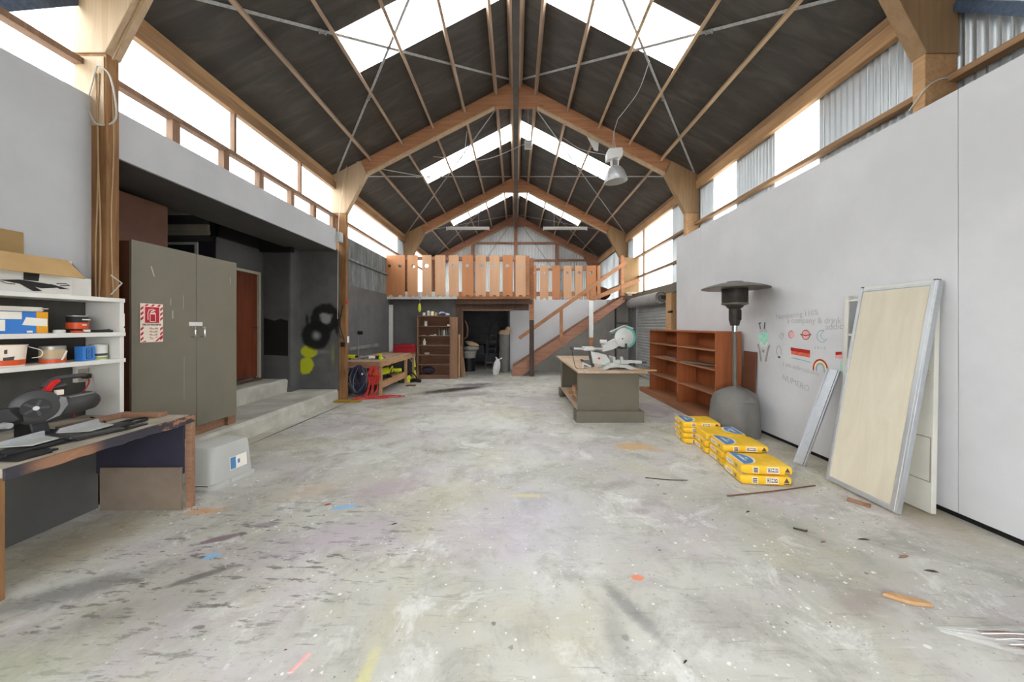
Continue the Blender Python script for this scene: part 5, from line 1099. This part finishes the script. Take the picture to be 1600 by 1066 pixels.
for x, y, a, l, lb_, mt in ((1.93, 2.93, .3, .03, 'dark leaf on the floor in front of the white leaning door', 'darkpost'), (2.6, 2.36, .2, .06, 'brown curled leaf by the right wall, nearest the film', 'offcut'), (2.62, 2.22, -.3, .05, 'dark leaf just in front of the brown curled leaf', 'darkpost'), (2.2, 2.52, .1, .03, 'small brown leaf halfway between wood chip and leaning doors', 'far_case'), (2.52, 2.55, -.2, .05, 'grey leaf on the floor right of the leaning doors', 'dark_pl'),
                           (2.75, 3.62, .7, .04, 'brown leaf beside the nearest sacks', 'far_case'), (.78, 1.62, .5, .018, 'tiny black chip on the floor near the grey triangle stain', 'black_pl'), (-1.63, 3.05, .5, .035, 'red brown chip on the floor in front of the storage tub', 'red_chalk'), (-.95, 2.75, .4, .03, 'dark chip on the floor left of the blue paint mark', 'dark_pl')):
    leaf(x, y, a, l, lb_, mt)
single('wood_sliver', 'thin pinkish wood sliver on the floor at the lower left', 'wood chip', B().prism([(-1.02, 1.57, .0), (-1.0, 1.575, 0), (-.97, 1.66, 0), (-.985, 1.67, 0)], (0, 0, .006)), M['pink'])
# crumpled clear film at the lower right edge
r_ = random.Random(21); q = B(); nx, ny = 26, 26; vs_ = []
for j in range(ny+1):
    for i in range(nx+1):
        u, w = i/nx, j/ny; x = 2.15+u*.66; y = 1.80-.20*u+(w-.5)*(.04+.34*u)
        h = (.008+.11*u**1.3)*math.sin(PI*w)**.7*(.75+.35*math.sin(w*34+u*5+2*math.sin(u*6)))+r_.uniform(0, .016)*u
        vs_.append((x+r_.uniform(-.01, .01)*u, y, max(.002, h)))
q.add(vs_, [(j*(nx+1)+i, j*(nx+1)+i+1, (j+1)*(nx+1)+i+1, (j+1)*(nx+1)+i) for j in range(ny) for i in range(nx)])
t = thing('plastic_film', 'crumpled clear plastic film with brown debris at the lower right edge', 'plastic film', (2.4, 1.7, 0)); obj('film_sheet', q, M['film'], t)
q = B()
for i in range(14):
    o = r_.uniform(-.09, .09); x = 2.32+r_.uniform(0, .16); y = 1.70-.3*(x-2.3)+o
    q.tube(spline([(x, y, .01), (x+.1, y-.035, .02+.03*r_.random()), (x+.24, y-.09, .03)]), [.003]+[r_.uniform(.005, .011)]*15+[.003], 5)
obj('brown_debris', q, M['far_case'], t)['kind'] = 'stuff'
q = B()
for i in range(5): y = 1.74-.03*i; q.tube(spline([(2.3+.03*i, y, .03), (2.45, y-.05, .07), (2.7, y-.14, .09)]), .0025, 4)
obj('film_crease', q, M['white'], t)['kind'] = 'stuff'
q = B(); r_ = random.Random(5)
for i in range(160):
    x = r_.gauss(3.0, .3); y = r_.gauss(3.5, .5)
    if i > 90: x = r_.gauss(-2.75, .12); y = r_.gauss(2.95, .1)
    if i > 120: x = r_.uniform(-2.5, 3.2); y = r_.uniform(1.4, 6)
    s = r_.uniform(.004, .012); a = r_.uniform(0, PI); q.add([(x+s*math.cos(a), y+s*math.sin(a), .002), (x-s*math.sin(a)*.5, y+s*math.cos(a)*.5, .005), (x-s*math.cos(a), y-s*math.sin(a), .002), (x+s*math.sin(a)*.5, y-s*math.cos(a)*.5, .004)], [(0, 1, 2, 3)])
cr = obj('floor_crumbs', q, M['far_case']); cr['kind'] = 'stuff'; tag(cr, 'brown crumbs and shavings scattered over the concrete', 'debris')
# ================================================================ FAR LEFT: long bench, cords, tools, far bookcase, store room
t = thing('long_bench', 'long raw timber work bench along the dark left wall with a low shelf', 'bench', (-3.4, 9.1, 0))
obj('bench_top', B().box(-3.82, -2.98, 7.74, 10.40, .765, .80), M['bench_top'], t, .004)
obj('front_rail', B().box(-3.0, -2.96, 7.74, 10.40, .65, .764), M['pine'], t, .003)
obj('end_rail', B().box(-3.82, -3.0, 7.74, 7.78, .63, .764), M['offcut'], t, .003)
for x in (-3.80, -3.03):
    for y in (7.78, 9.56, 10.28): obj('leg', B().box(x, x+.06, y, y+.07, 0, .70), M['pine'], t, .003)
obj('low_shelf', B().box(-3.74, -3.0, 7.86, 9.56, .27, .30), M['offcut'], t, .003); obj('shelf_rail', B().box(-3.03, -2.97, 7.85, 9.65, .17, .32), M['pine'], t, .003)
def coil(cx, cy, z0, z1, w, n, r, seed):
    q = B(); r_ = random.Random(seed)
    for i in range(n):
        ww = w*r_.uniform(.22, 1.0); zt = z1-r_.uniform(0, .05); zb = z0+r_.uniform(0, (z1-z0)*.35); ox = cx+r_.uniform(-.04, .04); oy = cy-r_.uniform(0, .07); p = []
        for k in range(21):
            a = 2*PI*k/20; p.append((ox+ww*math.sin(a)*(1 if math.cos(a) < .2 else .75), oy+.01*math.sin(3*a+i), (zt+zb)/2+(zt-zb)/2*math.cos(a)))
        q.tube(p, r, 5)
    return q
t = thing('extension_cord', 'navy blue cord coil hanging on the near end of the long bench', 'cord', (-3.43, 7.68, 0)); obj('cord_coil', coil(-3.43, 7.70, .05, .70, .24, 30, .006, 3), M['blue_cord'], t)
q = B(); r_ = random.Random(8)
for i in range(5): x = -3.6+.09*i; q.tube(spline([(x, 7.63, .66), (x+r_.uniform(-.1, .1), 7.60, .4), (x+r_.uniform(-.15, .15), 7.61, .12)]), .006, 5)
obj('pale_cord', q, M['grey'], t, label='pale grey strands over the navy coil'); obj('plug', B().box(-3.33, -3.30, 7.58, 7.62, .50, .54), M['white'], t, .005)
t = thing('extension_cord', 'red cord coil hanging at the bench corner, its loops running onto the floor', 'cord', (-3.1, 7.68, 0)); obj('cord_coil', coil(-3.10, 7.70, .28, .68, .12, 14, .006, 5), M['red_cord'], t)
q = B(); r_ = random.Random(6)
for i in range(8): x = -3.2+.03*i; q.tube(spline([(x, 7.62, .45), (x+r_.uniform(-.06, .06), 7.60, .2), (x-.08+r_.uniform(-.1, .1), 7.5, .015)]), .008, 5)
for i in range(7):
    cx, cy, rx, ry = -2.95+r_.uniform(-.25, .3), 7.47+r_.uniform(-.12, .28), r_.uniform(.15, .36), r_.uniform(.06, .14); q.tube([(cx+rx*math.cos(a*.3), cy+ry*math.sin(a*.3)+.3*rx*math.cos(a*.3), .012+.006*(i % 5)) for a in range(22)], .007, 5)
obj('floor_loops', q, M['red_cord'], t)
q = B()
for i in range(8):
    cx, cy, rx, ry = -3.42+r_.uniform(-.25, .2), 7.22+r_.uniform(-.08, .1), r_.uniform(.12, .26), r_.uniform(.05, .09); q.tube([(cx+rx*math.cos(a*.3), cy+ry*math.sin(a*.3), .012+.006*(i % 5)) for a in range(22)], .007, 5)
single('extension_cord', 'tangle of ochre yellow cord on the floor at the foot of the brown post', 'cord', q, M['yellow_cord'])
# tools on the bench
t = thing('cordless_drill', 'yellow and black power tool nearest the post on the long bench', 'tool', (-3.7, 7.9, .801)); obj('tool_body', B().cyl((-3.78, 7.9, .87), (-3.6, 7.9, .87), .04), M['lime'], t); obj('chuck', B().cyl((-3.6, 7.9, .87), (-3.54, 7.9, .87), .025), M['black_pl'], t); obj('grip', B().bar((-3.72, 7.9, .86), (-3.74, 7.92, .80), .04, .05, (1, 0, 0)), M['black_pl'], t, .006)
for i, (x, lb_, mt, m2) in enumerate(((-3.45, 'second tool from the post on the long bench, grey and black', 'grey', 'black_pl'), (-3.25, 'pale grey tool in the middle of the long bench near end', 'white', 'dark_pl'), (-3.10, 'black tool beside the lime one on the long bench', 'black_pl', 'grey'))):
    t = thing('hand_tool', lb_, 'tool', (x, 8.0, .801)); obj('tool_body', B().cyl((x-.09, 8.0, .845), (x+.07, 8.03, .845), .035, .028), M[mt], t); obj('grip', B().bar((x-.02, 8.0, .83), (x-.05, 8.08, .805), .03, .045), M[m2], t, .006); obj('tool_nose', B().cyl((x+.07, 8.03, .845), (x+.12, 8.04, .845), .015), M[m2], t)
t = thing('lime_sander', 'bright lime green tool on the long bench corner', 'tool', (-2.99, 8.05, .801)); obj('tool_body', B().lathe([(.05, 0), (.055, .04), (.03, .06), (.035, .11), (.02, .125)], (-3.05, 7.95, .801), 16), M['lime'], t); obj('tool_grip', B().bar((-3.05, 7.95, .90), (-3.15, 8.0, .91), .05, .04), M['lime'], t, .008)
t = thing('bench_grinder_stand', 'thin grey rod standing on the long bench beside the brown post', 'stand', (-3.62, 8.1, .801)); obj('rod', B().cyl((-3.62, 8.1, .80), (-3.62, 8.1, 1.42), .008, n=8), M['grey'], t); obj('rod_head', B().box(-3.64, -3.52, 8.08, 8.12, 1.36, 1.44), M['black_pl'], t, .006)
t = thing('red_toolbox', 'dark red steel toolbox at the far end of the long bench', 'toolbox', (-3.2, 10.1, .801)); obj('box_body', B().box(-3.47, -2.90, 9.98, 10.22, .801, .96), M['red_box'], t, .006); obj('box_lid', B().box(-3.475, -2.895, 9.975, 10.225, .963, 1.03), M['red_box'], t, .008); obj('lid_handle', B().tube([(-3.3, 10.1, 1.03), (-3.29, 10.1, 1.055), (-3.09, 10.1, 1.055), (-3.08, 10.1, 1.03)], .008, 6), M['red_box'], t)
t = thing('hedge_trimmer', 'lime and black power tool lying on the low shelf of the long bench', 'tool', (-3.2, 8.5, .301)); obj('tool_body', B().box(-3.35, -3.08, 8.0, 8.5, .32, .42), M['black_pl'], t, .03); obj('lime_shell', B().prism([(-3.3, 8.1, .42), (-3.1, 8.1, .42), (-3.08, 8.6, .40), (-3.12, 8.7, .52), (-3.3, 8.3, .47)], (-.04, .0, .03)), M['lime'], t, .01); obj('loop_handle', B().tube(spline([(-3.1, 8.6, .42), (-3.08, 8.75, .55), (-3.1, 8.85, .5), (-3.1, 8.8, .4)]), .018, 8), M['lime'], t); obj('tool_foot', B().cyl((-3.1, 8.5, .30), (-3.02, 8.5, .36), .05), M['black_pl'], t)
t = thing('lime_drill', 'small lime power tool at the far end of the bench low shelf', 'tool', (-3.1, 9.2, .301)); obj('tool_body', B().cyl((-3.2, 9.2, .40), (-3.0, 9.25, .40), .05), M['lime'], t); obj('grip', B().bar((-3.1, 9.22, .40), (-3.1, 9.25, .305), .05, .06, (1, 0, 0)), M['lime'], t, .008)
t = thing('leaf_blower', 'lime and black blower standing on the floor under the long bench end', 'blower', (-2.95, 9.75, 0)); obj('blower_body', B().lathe([(.08, 0), (.10, .04), (.10, .14), (.06, .19)], (-3.0, 9.75, 0), 18), M['lime'], t); obj('blower_tube', B().tube(spline([(-2.9, 9.75, .05), (-2.75, 9.7, .07), (-2.62, 9.65, .05)]), [.05]*17, 10), M['black_pl'], t); obj('handle', B().tube(spline([(-3.0, 9.75, .18), (-2.9, 9.73, .27), (-2.78, 9.7, .2), (-2.72, 9.7, .09)]), .018, 8), M['black_pl'], t)
single('grey_bin', 'dark grey round bin on the floor under the long bench', 'bin', B().lathe([(.10, 0), (.12, .22), (.115, .22), (.10, .02)], (-3.15, 9.72, 0), 18), M['dark_pl'])
single('flat_plate', 'small dark plate lying on the floor in front of the long bench', 'plate', B().box(-2.85, -2.62, 9.1, 9.25, 0, .02), M['far_case'], .003)
for i, (x, y, zt, zb, lb_) in enumerate(((-2.82, 10.30, 2.5, 1.95, 'string trimmer hanging above the far bookcase with a lime head'), (-2.97, 10.33, .85, .0, 'string trimmer standing on the floor left of the far bookcase'))):
    t = thing('string_trimmer', lb_, 'garden tool', (x, y, zb)); obj('shaft', B().cyl((x, y, zb+.2), (x+.01*(1-i)-.0, y, zt), .013, n=8), M['silver'], t); obj('trimmer_head', B().lathe([(.0, -.06), (.03, -.03), (.05, .03), (.04, .12), (.015, .22)], (x, y, zb+.07), 14), M['lime'], t); obj('wall_hook', B().cyl((x, y, min(zt, 2.41)), (x, 10.46 if not i else 10.36, min(zt, 2.41)), .008, n=6), M['dark_pl'], t); obj('black_collar', B().cyl((x, y, zb+.24), (x, y, zb+.36), .022, n=10), M['black_pl'], t)
    if i: obj('side_handle', B().tube([(x, y, .42), (x-.1, y-.02, .55), (x-.16, y-.02, .62)], .010, 6), M['white'], t); obj('lime_sleeve', B().cyl((x, y, .36), (x, y, .56), .035, .02), M['lime'], t)
# far bookcase
t = thing('open_bookcase', 'tall brown open bookcase with bottles beside the store doorway', 'bookcase', (-2.4, 10.45, 0))
X0, X1, Y0, Y1 = -2.91, -1.92, 10.36, 10.70
for x in (X0, X1-.03): obj('side_panel', B().box(x, x+.03, Y0, Y1, 0, 1.86), M['far_case_side'], t, .002)
obj('back_panel', B().box(X0+.03, X1-.03, Y1-.015, Y1, .1, 1.86), M['far_case'], t)
SZ = [1.84, 1.535, 1.25, .97, .69, .41]
for z in SZ: obj('shelf', B().box(X0+(0 if z > 1.8 else .03), X1-(0 if z > 1.8 else .03), Y0, Y1-.015, z, z+.022), M['far_case_side'], t, .002)
obj('kick_board', B().box(X0+.03, X1-.03, Y0+.01, Y0+.03, 0, .11), M['far_case'], t, .002); obj('bottom_shelf', B().box(X0+.03, X1-.03, Y0+.03, Y1-.015, .09, .112), M['far_case_side'], t, .002)
single('tall_board', 'tall tan board standing against the right side of the far bookcase', 'board', B().box(-1.915, -1.72, 10.40, 10.43, 0, 1.82), M['far_case_side'], .003)
def bottle(x, z, r, h, label, mt, cap='white', grp='bottles and jars on the far bookcase', y=10.47):
    t = thing('bottle', label, 'bottle', (x, y, z), grp); obj('bottle_body', B().lathe([(.0, 0), (r, .003), (r, h*.6), (r*.45, h*.78), (r*.4, h*.9)], (x, y, z), 14), M[mt], t); obj('cap', B().cyl((x, y, z+h*.88), (x, y, z+h), r*.45, n=10), M[cap], t)
z = SZ[2]+.0225
for x, h, mt, lb_ in ((-2.28, .22, 'bottle_dark', 'leftmost of the five bottles on the third shelf down, far bookcase'), (-2.20, .23, 'bottle_dark', 'second bottle from left of five on the far bookcase'), (-2.13, .21, 'bottle_pale', 'palest, middle one of the five bottles on the far bookcase'), (-2.05, .24, 'bottle_dark', 'fourth of the five bottles on the far bookcase'), (-1.99, .22, 'bottle_dark', 'rightmost of the five bottles on the far bookcase')): bottle(x, z, .03, h, lb_, mt, 'grey')
bottle(-2.72, SZ[3]+.0225, .045, .19, 'white squeeze bottle alone on the middle shelf of the far bookcase', 'bottle_pale')
def jar(x, z, r, h, label, mt, lid, y=10.47): t = thing('jar', label, 'jar', (x, y, z), 'bottles and jars on the far bookcase'); obj('jar_body', B().lathe([(0, 0), (r, .003), (r, h*.85), (r*.9, h*.88)], (x, y, z), 14), M[mt], t); obj('jar_lid', B().cyl((x, y, z+h*.85), (x, y, z+h), r*1.02, n=14), M[lid], t)
z = SZ[0]+.0225
jar(-2.73, z, .045, .11, 'dark lidded jar leftmost on top of the far bookcase', 'white', 'black_pl'); jar(-2.60, z, .04, .15, 'tall white jar on top of the far bookcase', 'white', 'white'); jar(-2.49, z, .05, .14, 'pale jar with a lime lid on top of the far bookcase', 'cream_print', 'lime'); jar(-2.38, z, .05, .10, 'small dull tin beside the rag on the far bookcase top', 'sand', 'green')
t = thing('rag_bundle', 'pale blue and navy rag bundle on top of the far bookcase', 'rag', (-2.15, 10.5, z)); q = B(); r_ = random.Random(3)
q.ball((-2.20, 10.5, z+.06), (.11, .10, .062), 12); q.ball((-2.07, 10.5, z+.04), (.10, .09, .042), 12); obj('pale_cloth', q, M['cloth'], t); obj('navy_cloth', B().ball((-2.16, 10.43, z+.045), (.10, .05, .045), 12), M['cloth_dark'], t)
z = SZ[1]+.0225; jar(-2.68, z, .045, .16, 'cluttered glass jar on the second shelf of the far bookcase', 'bottle_pale', 'grey'); single('white_scrap', 'white paper scrap at the right of the second shelf, far bookcase', 'paper', B().box(-2.04, -1.97, 10.44, 10.5, z, z+.05), M['white'], .01)
z = SZ[2]+.0225; single('white_brush', 'white brush lying left of the bottles on the far bookcase', 'brush', B().box(-2.55, -2.40, 10.42, 10.47, z, z+.022).box(-2.42, -2.36, 10.42, 10.47, z, z+.04), M['white'], .005); single('pale_scrap', 'pale scrap lying leftmost on the third shelf of the far bookcase', 'scrap', B().box(-2.80, -2.68, 10.42, 10.47, z, z+.018), M['offwhite'], .005)
z = SZ[4]+.0225; single('white_dish', 'small white dish on the fifth shelf of the far bookcase', 'dish', B().lathe([(.05, 0), (.085, .04), (.08, .045), (.045, .008)], (-2.65, 10.5, z), 16), M['white'])
single('dark_bag', 'dark round bag on the bottom shelf of the far bookcase', 'bag', B().ball((-2.62, 10.52, .112+.12), (.19, .13, .12), 14), M['navy'])
for i, (x, h, dx, lb_) in enumerate(((-1.70, 1.30, .03, 'tallest thin plank leaning by the store doorway'), (-1.60, .95, -.05, 'shorter tan plank leaning next to the tallest one'), (-1.52, .62, -.09, 'shortest slanted stick leaning by the store doorway'))):
    single('leaning_plank', lb_, 'plank', B().bar((x, 10.55, .03), (x+dx*.6-.04, 10.715, h), .05, .02, (0, -1, .1)), M['far_case_side'] if i else M['pine'], .003, 'planks leaning by the store doorway')
# store room contents
t = thing('plastic_chair', 'pale bucket with folded cushions just inside the store doorway', 'bucket', (-1.65, 12.2, 0)); obj('stool_stand', B().lathe([(.20, 0), (.18, .45), (0, .45)], (-1.62, 12.2, 0), 16), M['black_pl'], t); obj('bucket_body', B().lathe([(.22, .46), (.26, .66), (.27, .66), (.27, .70), (0, .70)], (-1.62, 12.2, 0), 20), M['bucket'], t); obj('lower_cushion', B().ball((-1.55, 12.2, .78), (.28, .22, .10), 14), M['bucket'], t); obj('upper_cushion', B().ball((-1.52, 12.2, .93), (.27, .2, .09), 14).xf(Matrix.Translation((-1.52, 12.2, .93)) @ Matrix.Rotation(.3, 4, 'Y') @ Matrix.Translation((1.52, -12.2, -.93))), M['sand'], t)
t = thing('step_ladder', 'dull metal ladder leaning in the dark store room', 'ladder', (-.95, 13.0, 0))
for x in (-1.02, -.74): obj('ladder_rail', B().bar((x-.1, 12.75, 0), (x+.12, 13.2, 1.7), .05, .03), M['ladder'], t)
for k in range(6): z = .22+.25*k; obj('rung', B().bar((-1.1+.13*z, 12.75+.265*z, z), (-.82+.13*z, 12.75+.265*z, z), .03, .04), M['ladder'], t)
t = thing('steel_rack', 'dark steel rack at the back of the store room', 'rack', (-1.0, 14.8, 0))
for x in (-1.9, -.35): 
    for y in (14.4, 15.1): obj('rack_leg', B().box(x, x+.04, y, y+.04, 0, 1.7), M['ladder'], t)
for z in (.4, .95, 1.5): obj('rack_shelf', B().box(-1.9, -.31, 14.4, 15.14, z, z+.04), M['ladder'], t)
for x, z, w, h, lb_, mt in ((-1.7, .442, .4, .35, 'dark box on the low rack shelf at left', 'dark_pl'), (-1.1, .442, .5, .3, 'dark box on the low rack shelf at right', 'navy'), (-1.5, .992, .6, .25, 'grey box on the middle rack shelf', 'dark_wall2'), (-.75, .992, .3, .35, 'brown box on the middle rack shelf', 'far_case')):
    t = thing('storage_box', lb_, 'box', (x, 14.8, z)); obj('box_body', B().box(x, x+w, 14.5, 14.95, z, z+h*.85), M[mt], t, .006); obj('box_lid', B().box(x-.01, x+w+.01, 14.49, 14.96, z+h*.852, z+h), M[mt], t, .006)
t = thing('carpet_roll', 'grey carpet roll standing upright in the doorway with a tan folded top', 'carpet roll', (-.4, 11.9, 0)); q = B(); n = 22; vs_ = []; prof = [(1.0, 0), (1.0, .5), (.96, .75), (1.0, 1.0), (.98, 1.28)]; r_ = random.Random(4)
q.lathe([(.17*a, z) for a, z in prof]+[(.1, 1.30)], (-.40, 11.95, 0), 20); obj('carpet_back', q, M['carpet'], t); obj('folded_top', B().ball((-.40, 11.95, 1.32), (.20, .18, .12), 14).ball((-.27, 11.95, 1.42), (.10, .12, .12), 12), M['carpet_end'], t)
t = thing('plastic_sack', 'white plastic bag standing on the floor in the store doorway', 'bag', (-.63, 11.3, 0)); q = B(); ang = 20; prof = [(.07, 0), (.10, .05), (.115, .22), (.10, .38), (.055, .47), (.05, .50)]; vs_ = []
for j, (r0, z) in enumerate(prof):
    for k in range(ang): a = 2*PI*k/ang; f = 1+.1*math.sin(5*a+j); vs_.append((-.66+.16*z+r0*f*math.cos(a), 11.3+r0*.7*f*math.sin(a), z))
q.add(vs_, [(i*ang+k, i*ang+(k+1) % ang, (i+1)*ang+(k+1) % ang, (i+1)*ang+k) for i in range(5) for k in range(ang)]+[tuple(range(ang))[::-1], tuple(5*ang+k for k in range(ang))]); obj('bag_body', q, M['bag_white'], t)
obj('bag_ears', B().prism([(-.61, 11.29, .47), (-.56, 11.29, .47), (-.63, 11.29, .58), (-.66, 11.29, .55)], (0, .02, 0)).prism([(-.58, 11.29, .46), (-.54, 11.29, .48), (-.44, 11.29, .51), (-.46, 11.29, .55)], (0, .02, 0)), M['bag_white'], t)
t = thing('hose_loop', 'grey hose loop hanging inside the store doorway at left', 'hose', (-1.6, 11.0, 1.5)); obj('hose', B().tube([(-1.62+.10*math.cos(a*.3), 11.0, 1.45+.27*math.sin(a*.3)) for a in range(22)], .016, 6).tube([(-1.60+.10*math.cos(a*.3), 11.04, 1.42+.27*math.sin(a*.3)) for a in range(22)], .016, 6), M['far_case'], t); obj('hose_hook', B().box(-1.66, -1.56, 10.98, 11.05, 1.70, 1.73), M['dark_pl'], t)
# loft things
single('brown_blanket', 'dark brown blanket heap on the loft landing behind the stair rail', 'blanket', B().ball((3.0, 12.8, 2.47+.26), (.45, .35, .26), 16), M['door_red']); single('white_bottle', 'small white container on the loft floor behind the stair rail', 'bottle', B().lathe([(.09, 0), (.10, .2), (.04, .28), (.04, .34)], (2.55, 12.46, 2.472), 14), M['white'])

# ================================================================ OVERHEAD: lamps and wires
for x0, x1, y, lb_ in ((-2.50, -.95, 12.65, 'long white fluorescent batten hanging at left under the ridge'), (.98, 2.56, 12.65, 'long white fluorescent batten hanging at right under the ridge')):
    t = thing('fluorescent_lamp', lb_, 'lamp', ((x0+x1)/2, y, 5.0), 'fluorescent battens over the loft'); obj('batten', B().box(x0, x1, y-.04, y+.04, 5.055, 5.12), M['lampwhite'], t, .006); obj('tube', B().cyl((x0+.04, y-.02, 5.03), (x1-.04, y-.02, 5.03), .018, n=10), M['white'], t)
    for x in (x0, x1-.03): obj('tube_holder', B().box(x, x+.03, y-.04, y+.03, 4.995, 5.06), M['lampwhite'], t, .003)
    for k in (.25, .75): x = x0+(x1-x0)*k; obj('hanger_wire', B().cyl((x, y, 5.12), (x, y, roof(x)-.02), .006, n=6), M['wire'], t)
t = thing('high_bay_lamp', 'silver bell shaped bay lamp hanging in front of the second portal frame', 'lamp', (2.0, 7.1, 4.5)); c = (1.99, 7.12, 0)
TL = Matrix.Translation((1.99, 7.12, 4.9)) @ Matrix.Rotation(-.10, 4, 'Y') @ Matrix.Rotation(.05, 4, 'X') @ Matrix.Translation((-1.99, -7.12, -4.9))
obj('reflector', B().lathe([(.225, 4.48), (.228, 4.49), (.215, 4.56), (.18, 4.67), (.12, 4.76), (.07, 4.79), (.065, 4.78), (.115, 4.75), (.175, 4.66), (.21, 4.555), (.22, 4.48)], c, 36).xf(TL), M['lampmetal'], t); obj('bulb', B().ball((1.99, 7.12, 4.64), (.05, .05, .09), 14).xf(TL), M['white'], t)
obj('neck_cage', B().box(1.92, 1.94, 7.06, 7.18, 4.78, 4.92).box(2.04, 2.06, 7.06, 7.18, 4.78, 4.92).box(1.94, 2.04, 7.14, 7.16, 4.80, 4.90).xf(TL), M['lampwhite'], t, .003); obj('socket', B().cyl((1.99, 7.12, 4.78), (1.99, 7.12, 4.91), .035).xf(TL), M['grey'], t)
obj('gear_box', B().prism([(1.83, 7.03, 4.90), (2.02, 7.03, 4.94), (2.12, 7.03, 4.93), (2.16, 7.03, 5.02), (2.15, 7.03, 5.12), (1.88, 7.03, 5.12), (1.84, 7.03, 5.05)], (0, .18, 0)).xf(TL), M['lampwhite'], t, .012)
obj('hanging_chain', B().tube(spline([(1.96, 7.12, 5.10), (1.98, 7.12, 5.45), (2.0, 6.9, 5.62)]), .006, 6).cyl((2.02, 7.12, 5.10), (1.98, 7.12, 5.5), .005, n=6), M['wire'], t)
q = B().tube(spline([(2.0, 6.92, 5.62), (2.06, 6.5, 5.60), (2.1, 6.0, 5.58), (2.05, 5.4, 5.62)]), .007, 6); obj('supply_wire', q, M['wire'], t)
q = B().tube(spline([(1.85, 7.1, 5.0), (1.4, 7.55, 5.35), (1.0, 7.55, 5.6)]), .006, 6); obj('side_wire', q, M['wire'], t)
t = thing('louvre_box', 'small white louvred box hanging beside the ridge beam', 'box', (.25, 8.0, 5.8)); obj('box_body', B().box(.20, .36, 8.0, 8.03, 5.58, 5.78), M['lampwhite'], t, .004)
for k in range(5): obj('louvre', B().box(.21, .35, 7.99, 8.0, 5.60+k*.035, 5.613+k*.035), M['grey'], t)
obj('hanger_wire', B().cyl((.28, 8.015, 5.78), (.28, 8.015, roof(.28)-.03), .005, n=5), M['wire'], t)
t = thing('hanging_paper', 'white paper scrap tucked under the second frame rafter left of the bay lamp', 'paper', (1.75, 7.6, 5.3)); obj('paper', B().prism([(1.52, 7.54, 5.62), (1.78, 7.54, 5.50), (1.76, 7.54, 5.30), (1.68, 7.54, 5.32)], (0, .004, 0)), M['white'], t)
for lb_, pts, r in (('white line strung from the left knee to the second frame', [(-3.55, 7.3, 5.05), (-2.9, 7.55, 4.93), (-1.9, 8.2, 5.0)], .008), ('white line sagging between purlins beyond the second frame, at left', [(-1.95, 8.3, 5.55), (-.8, 8.6, 5.62), (.22, 8.0, 5.70)], .007), ('white wire dangling from the second frame rafter', [(-1.05, 7.58, 5.75), (-1.15, 7.7, 5.3), (-1.38, 7.75, 5.1)], .006)):
    single('wire_line', lb_, 'wire', B().tube(spline(pts), r, 5), M['wire'])
single('pull_cord', 'thin cord hanging down along the fascia end beside the second left column', 'cord', B().tube(spline([(-3.52, 7.35, 5.0), (-3.62, 7.3, 4.2), (-3.63, 7.2, 3.5), (-3.645, 7.2, 1.7)]), .006, 5), M['wire'])
t = thing('wall_switch', 'black switch and cables on the second left column', 'switch', (-3.6, 7.33, 1.5)); obj('switch_box', B().box(-3.66, -3.58, 7.34, 7.395, 1.12, 1.22), M['black_pl'], t, .006); obj('red_lamp', B().box(-3.566, -3.54, 7.40, 7.44, 2.02, 2.08), M['red_pl'], t, .004)
obj('switch_cables', B().tube(spline([(-3.60, 7.38, 1.25), (-3.68, 7.36, 1.6), (-3.62, 7.37, 2.0)]), .012, 6).tube(spline([(-3.66, 7.38, 1.3), (-3.72, 7.36, 1.5), (-3.65, 7.37, 1.8)]), .012, 6), M['black_pl'], t); obj('white_switch', B().box(-3.563, -3.54, 7.42, 7.48, 1.20, 1.34), M['white'], t, .004)
q = B(); 
for dx, s0 in ((0, 0), (.035, 2), (-.02, 4)):
    q.tube(spline([(-3.568+.002, 3.10+dx*.3+.01*math.sin(s0+k*1.7), z) if dx > 0 else (-3.62+dx+.012*math.sin(s0+k*1.3), 3.058, z) for k, z in enumerate((1.8, 2.2, 2.6, 3.0, 3.4, 3.75))]), .0055, 6)
q2 = 0
single('column_cables', 'cream cables running up the rough brown post at left', 'cable', q, M['cable'])
single('column_cable_loop', 'grey cable looped round the top of the left brown post', 'cable', B().tube(spline([(-3.70, 3.05, 3.55), (-3.64, 3.045, 3.75), (-3.60, 3.04, 3.8), (-3.545, 3.08, 3.72), (-3.545, 3.12, 3.4), (-3.62, 3.05, 3.3), (-3.72, 3.05, 3.45)]), .007, 6), M['wire'])
single('rafter_cable', 'cable following the underside of the nearest left knee', 'cable', B().tube(spline([(-3.55, 3.10, 3.9), (-3.42, 3.11, 4.2), (-3.2, 3.11, 4.6)]), .009, 6), M['cable'])
single('wire_tie', 'white wire tied round the nearest right column', 'wire', B().tube(spline([(3.56, 3.19, 3.50), (3.565, 3.06, 3.62), (3.7, 3.055, 3.70), (3.83, 3.05, 3.70)]), .006, 5), M['wire'])
single('bent_wire_hook', 'bent white wire hook on the right edge of the left brown post', 'wire', B().tube([(-3.565, 3.1, 2.0), (-3.47, 3.1, 1.93), (-3.565, 3.1, 1.83)], .006, 5), M['wire'])
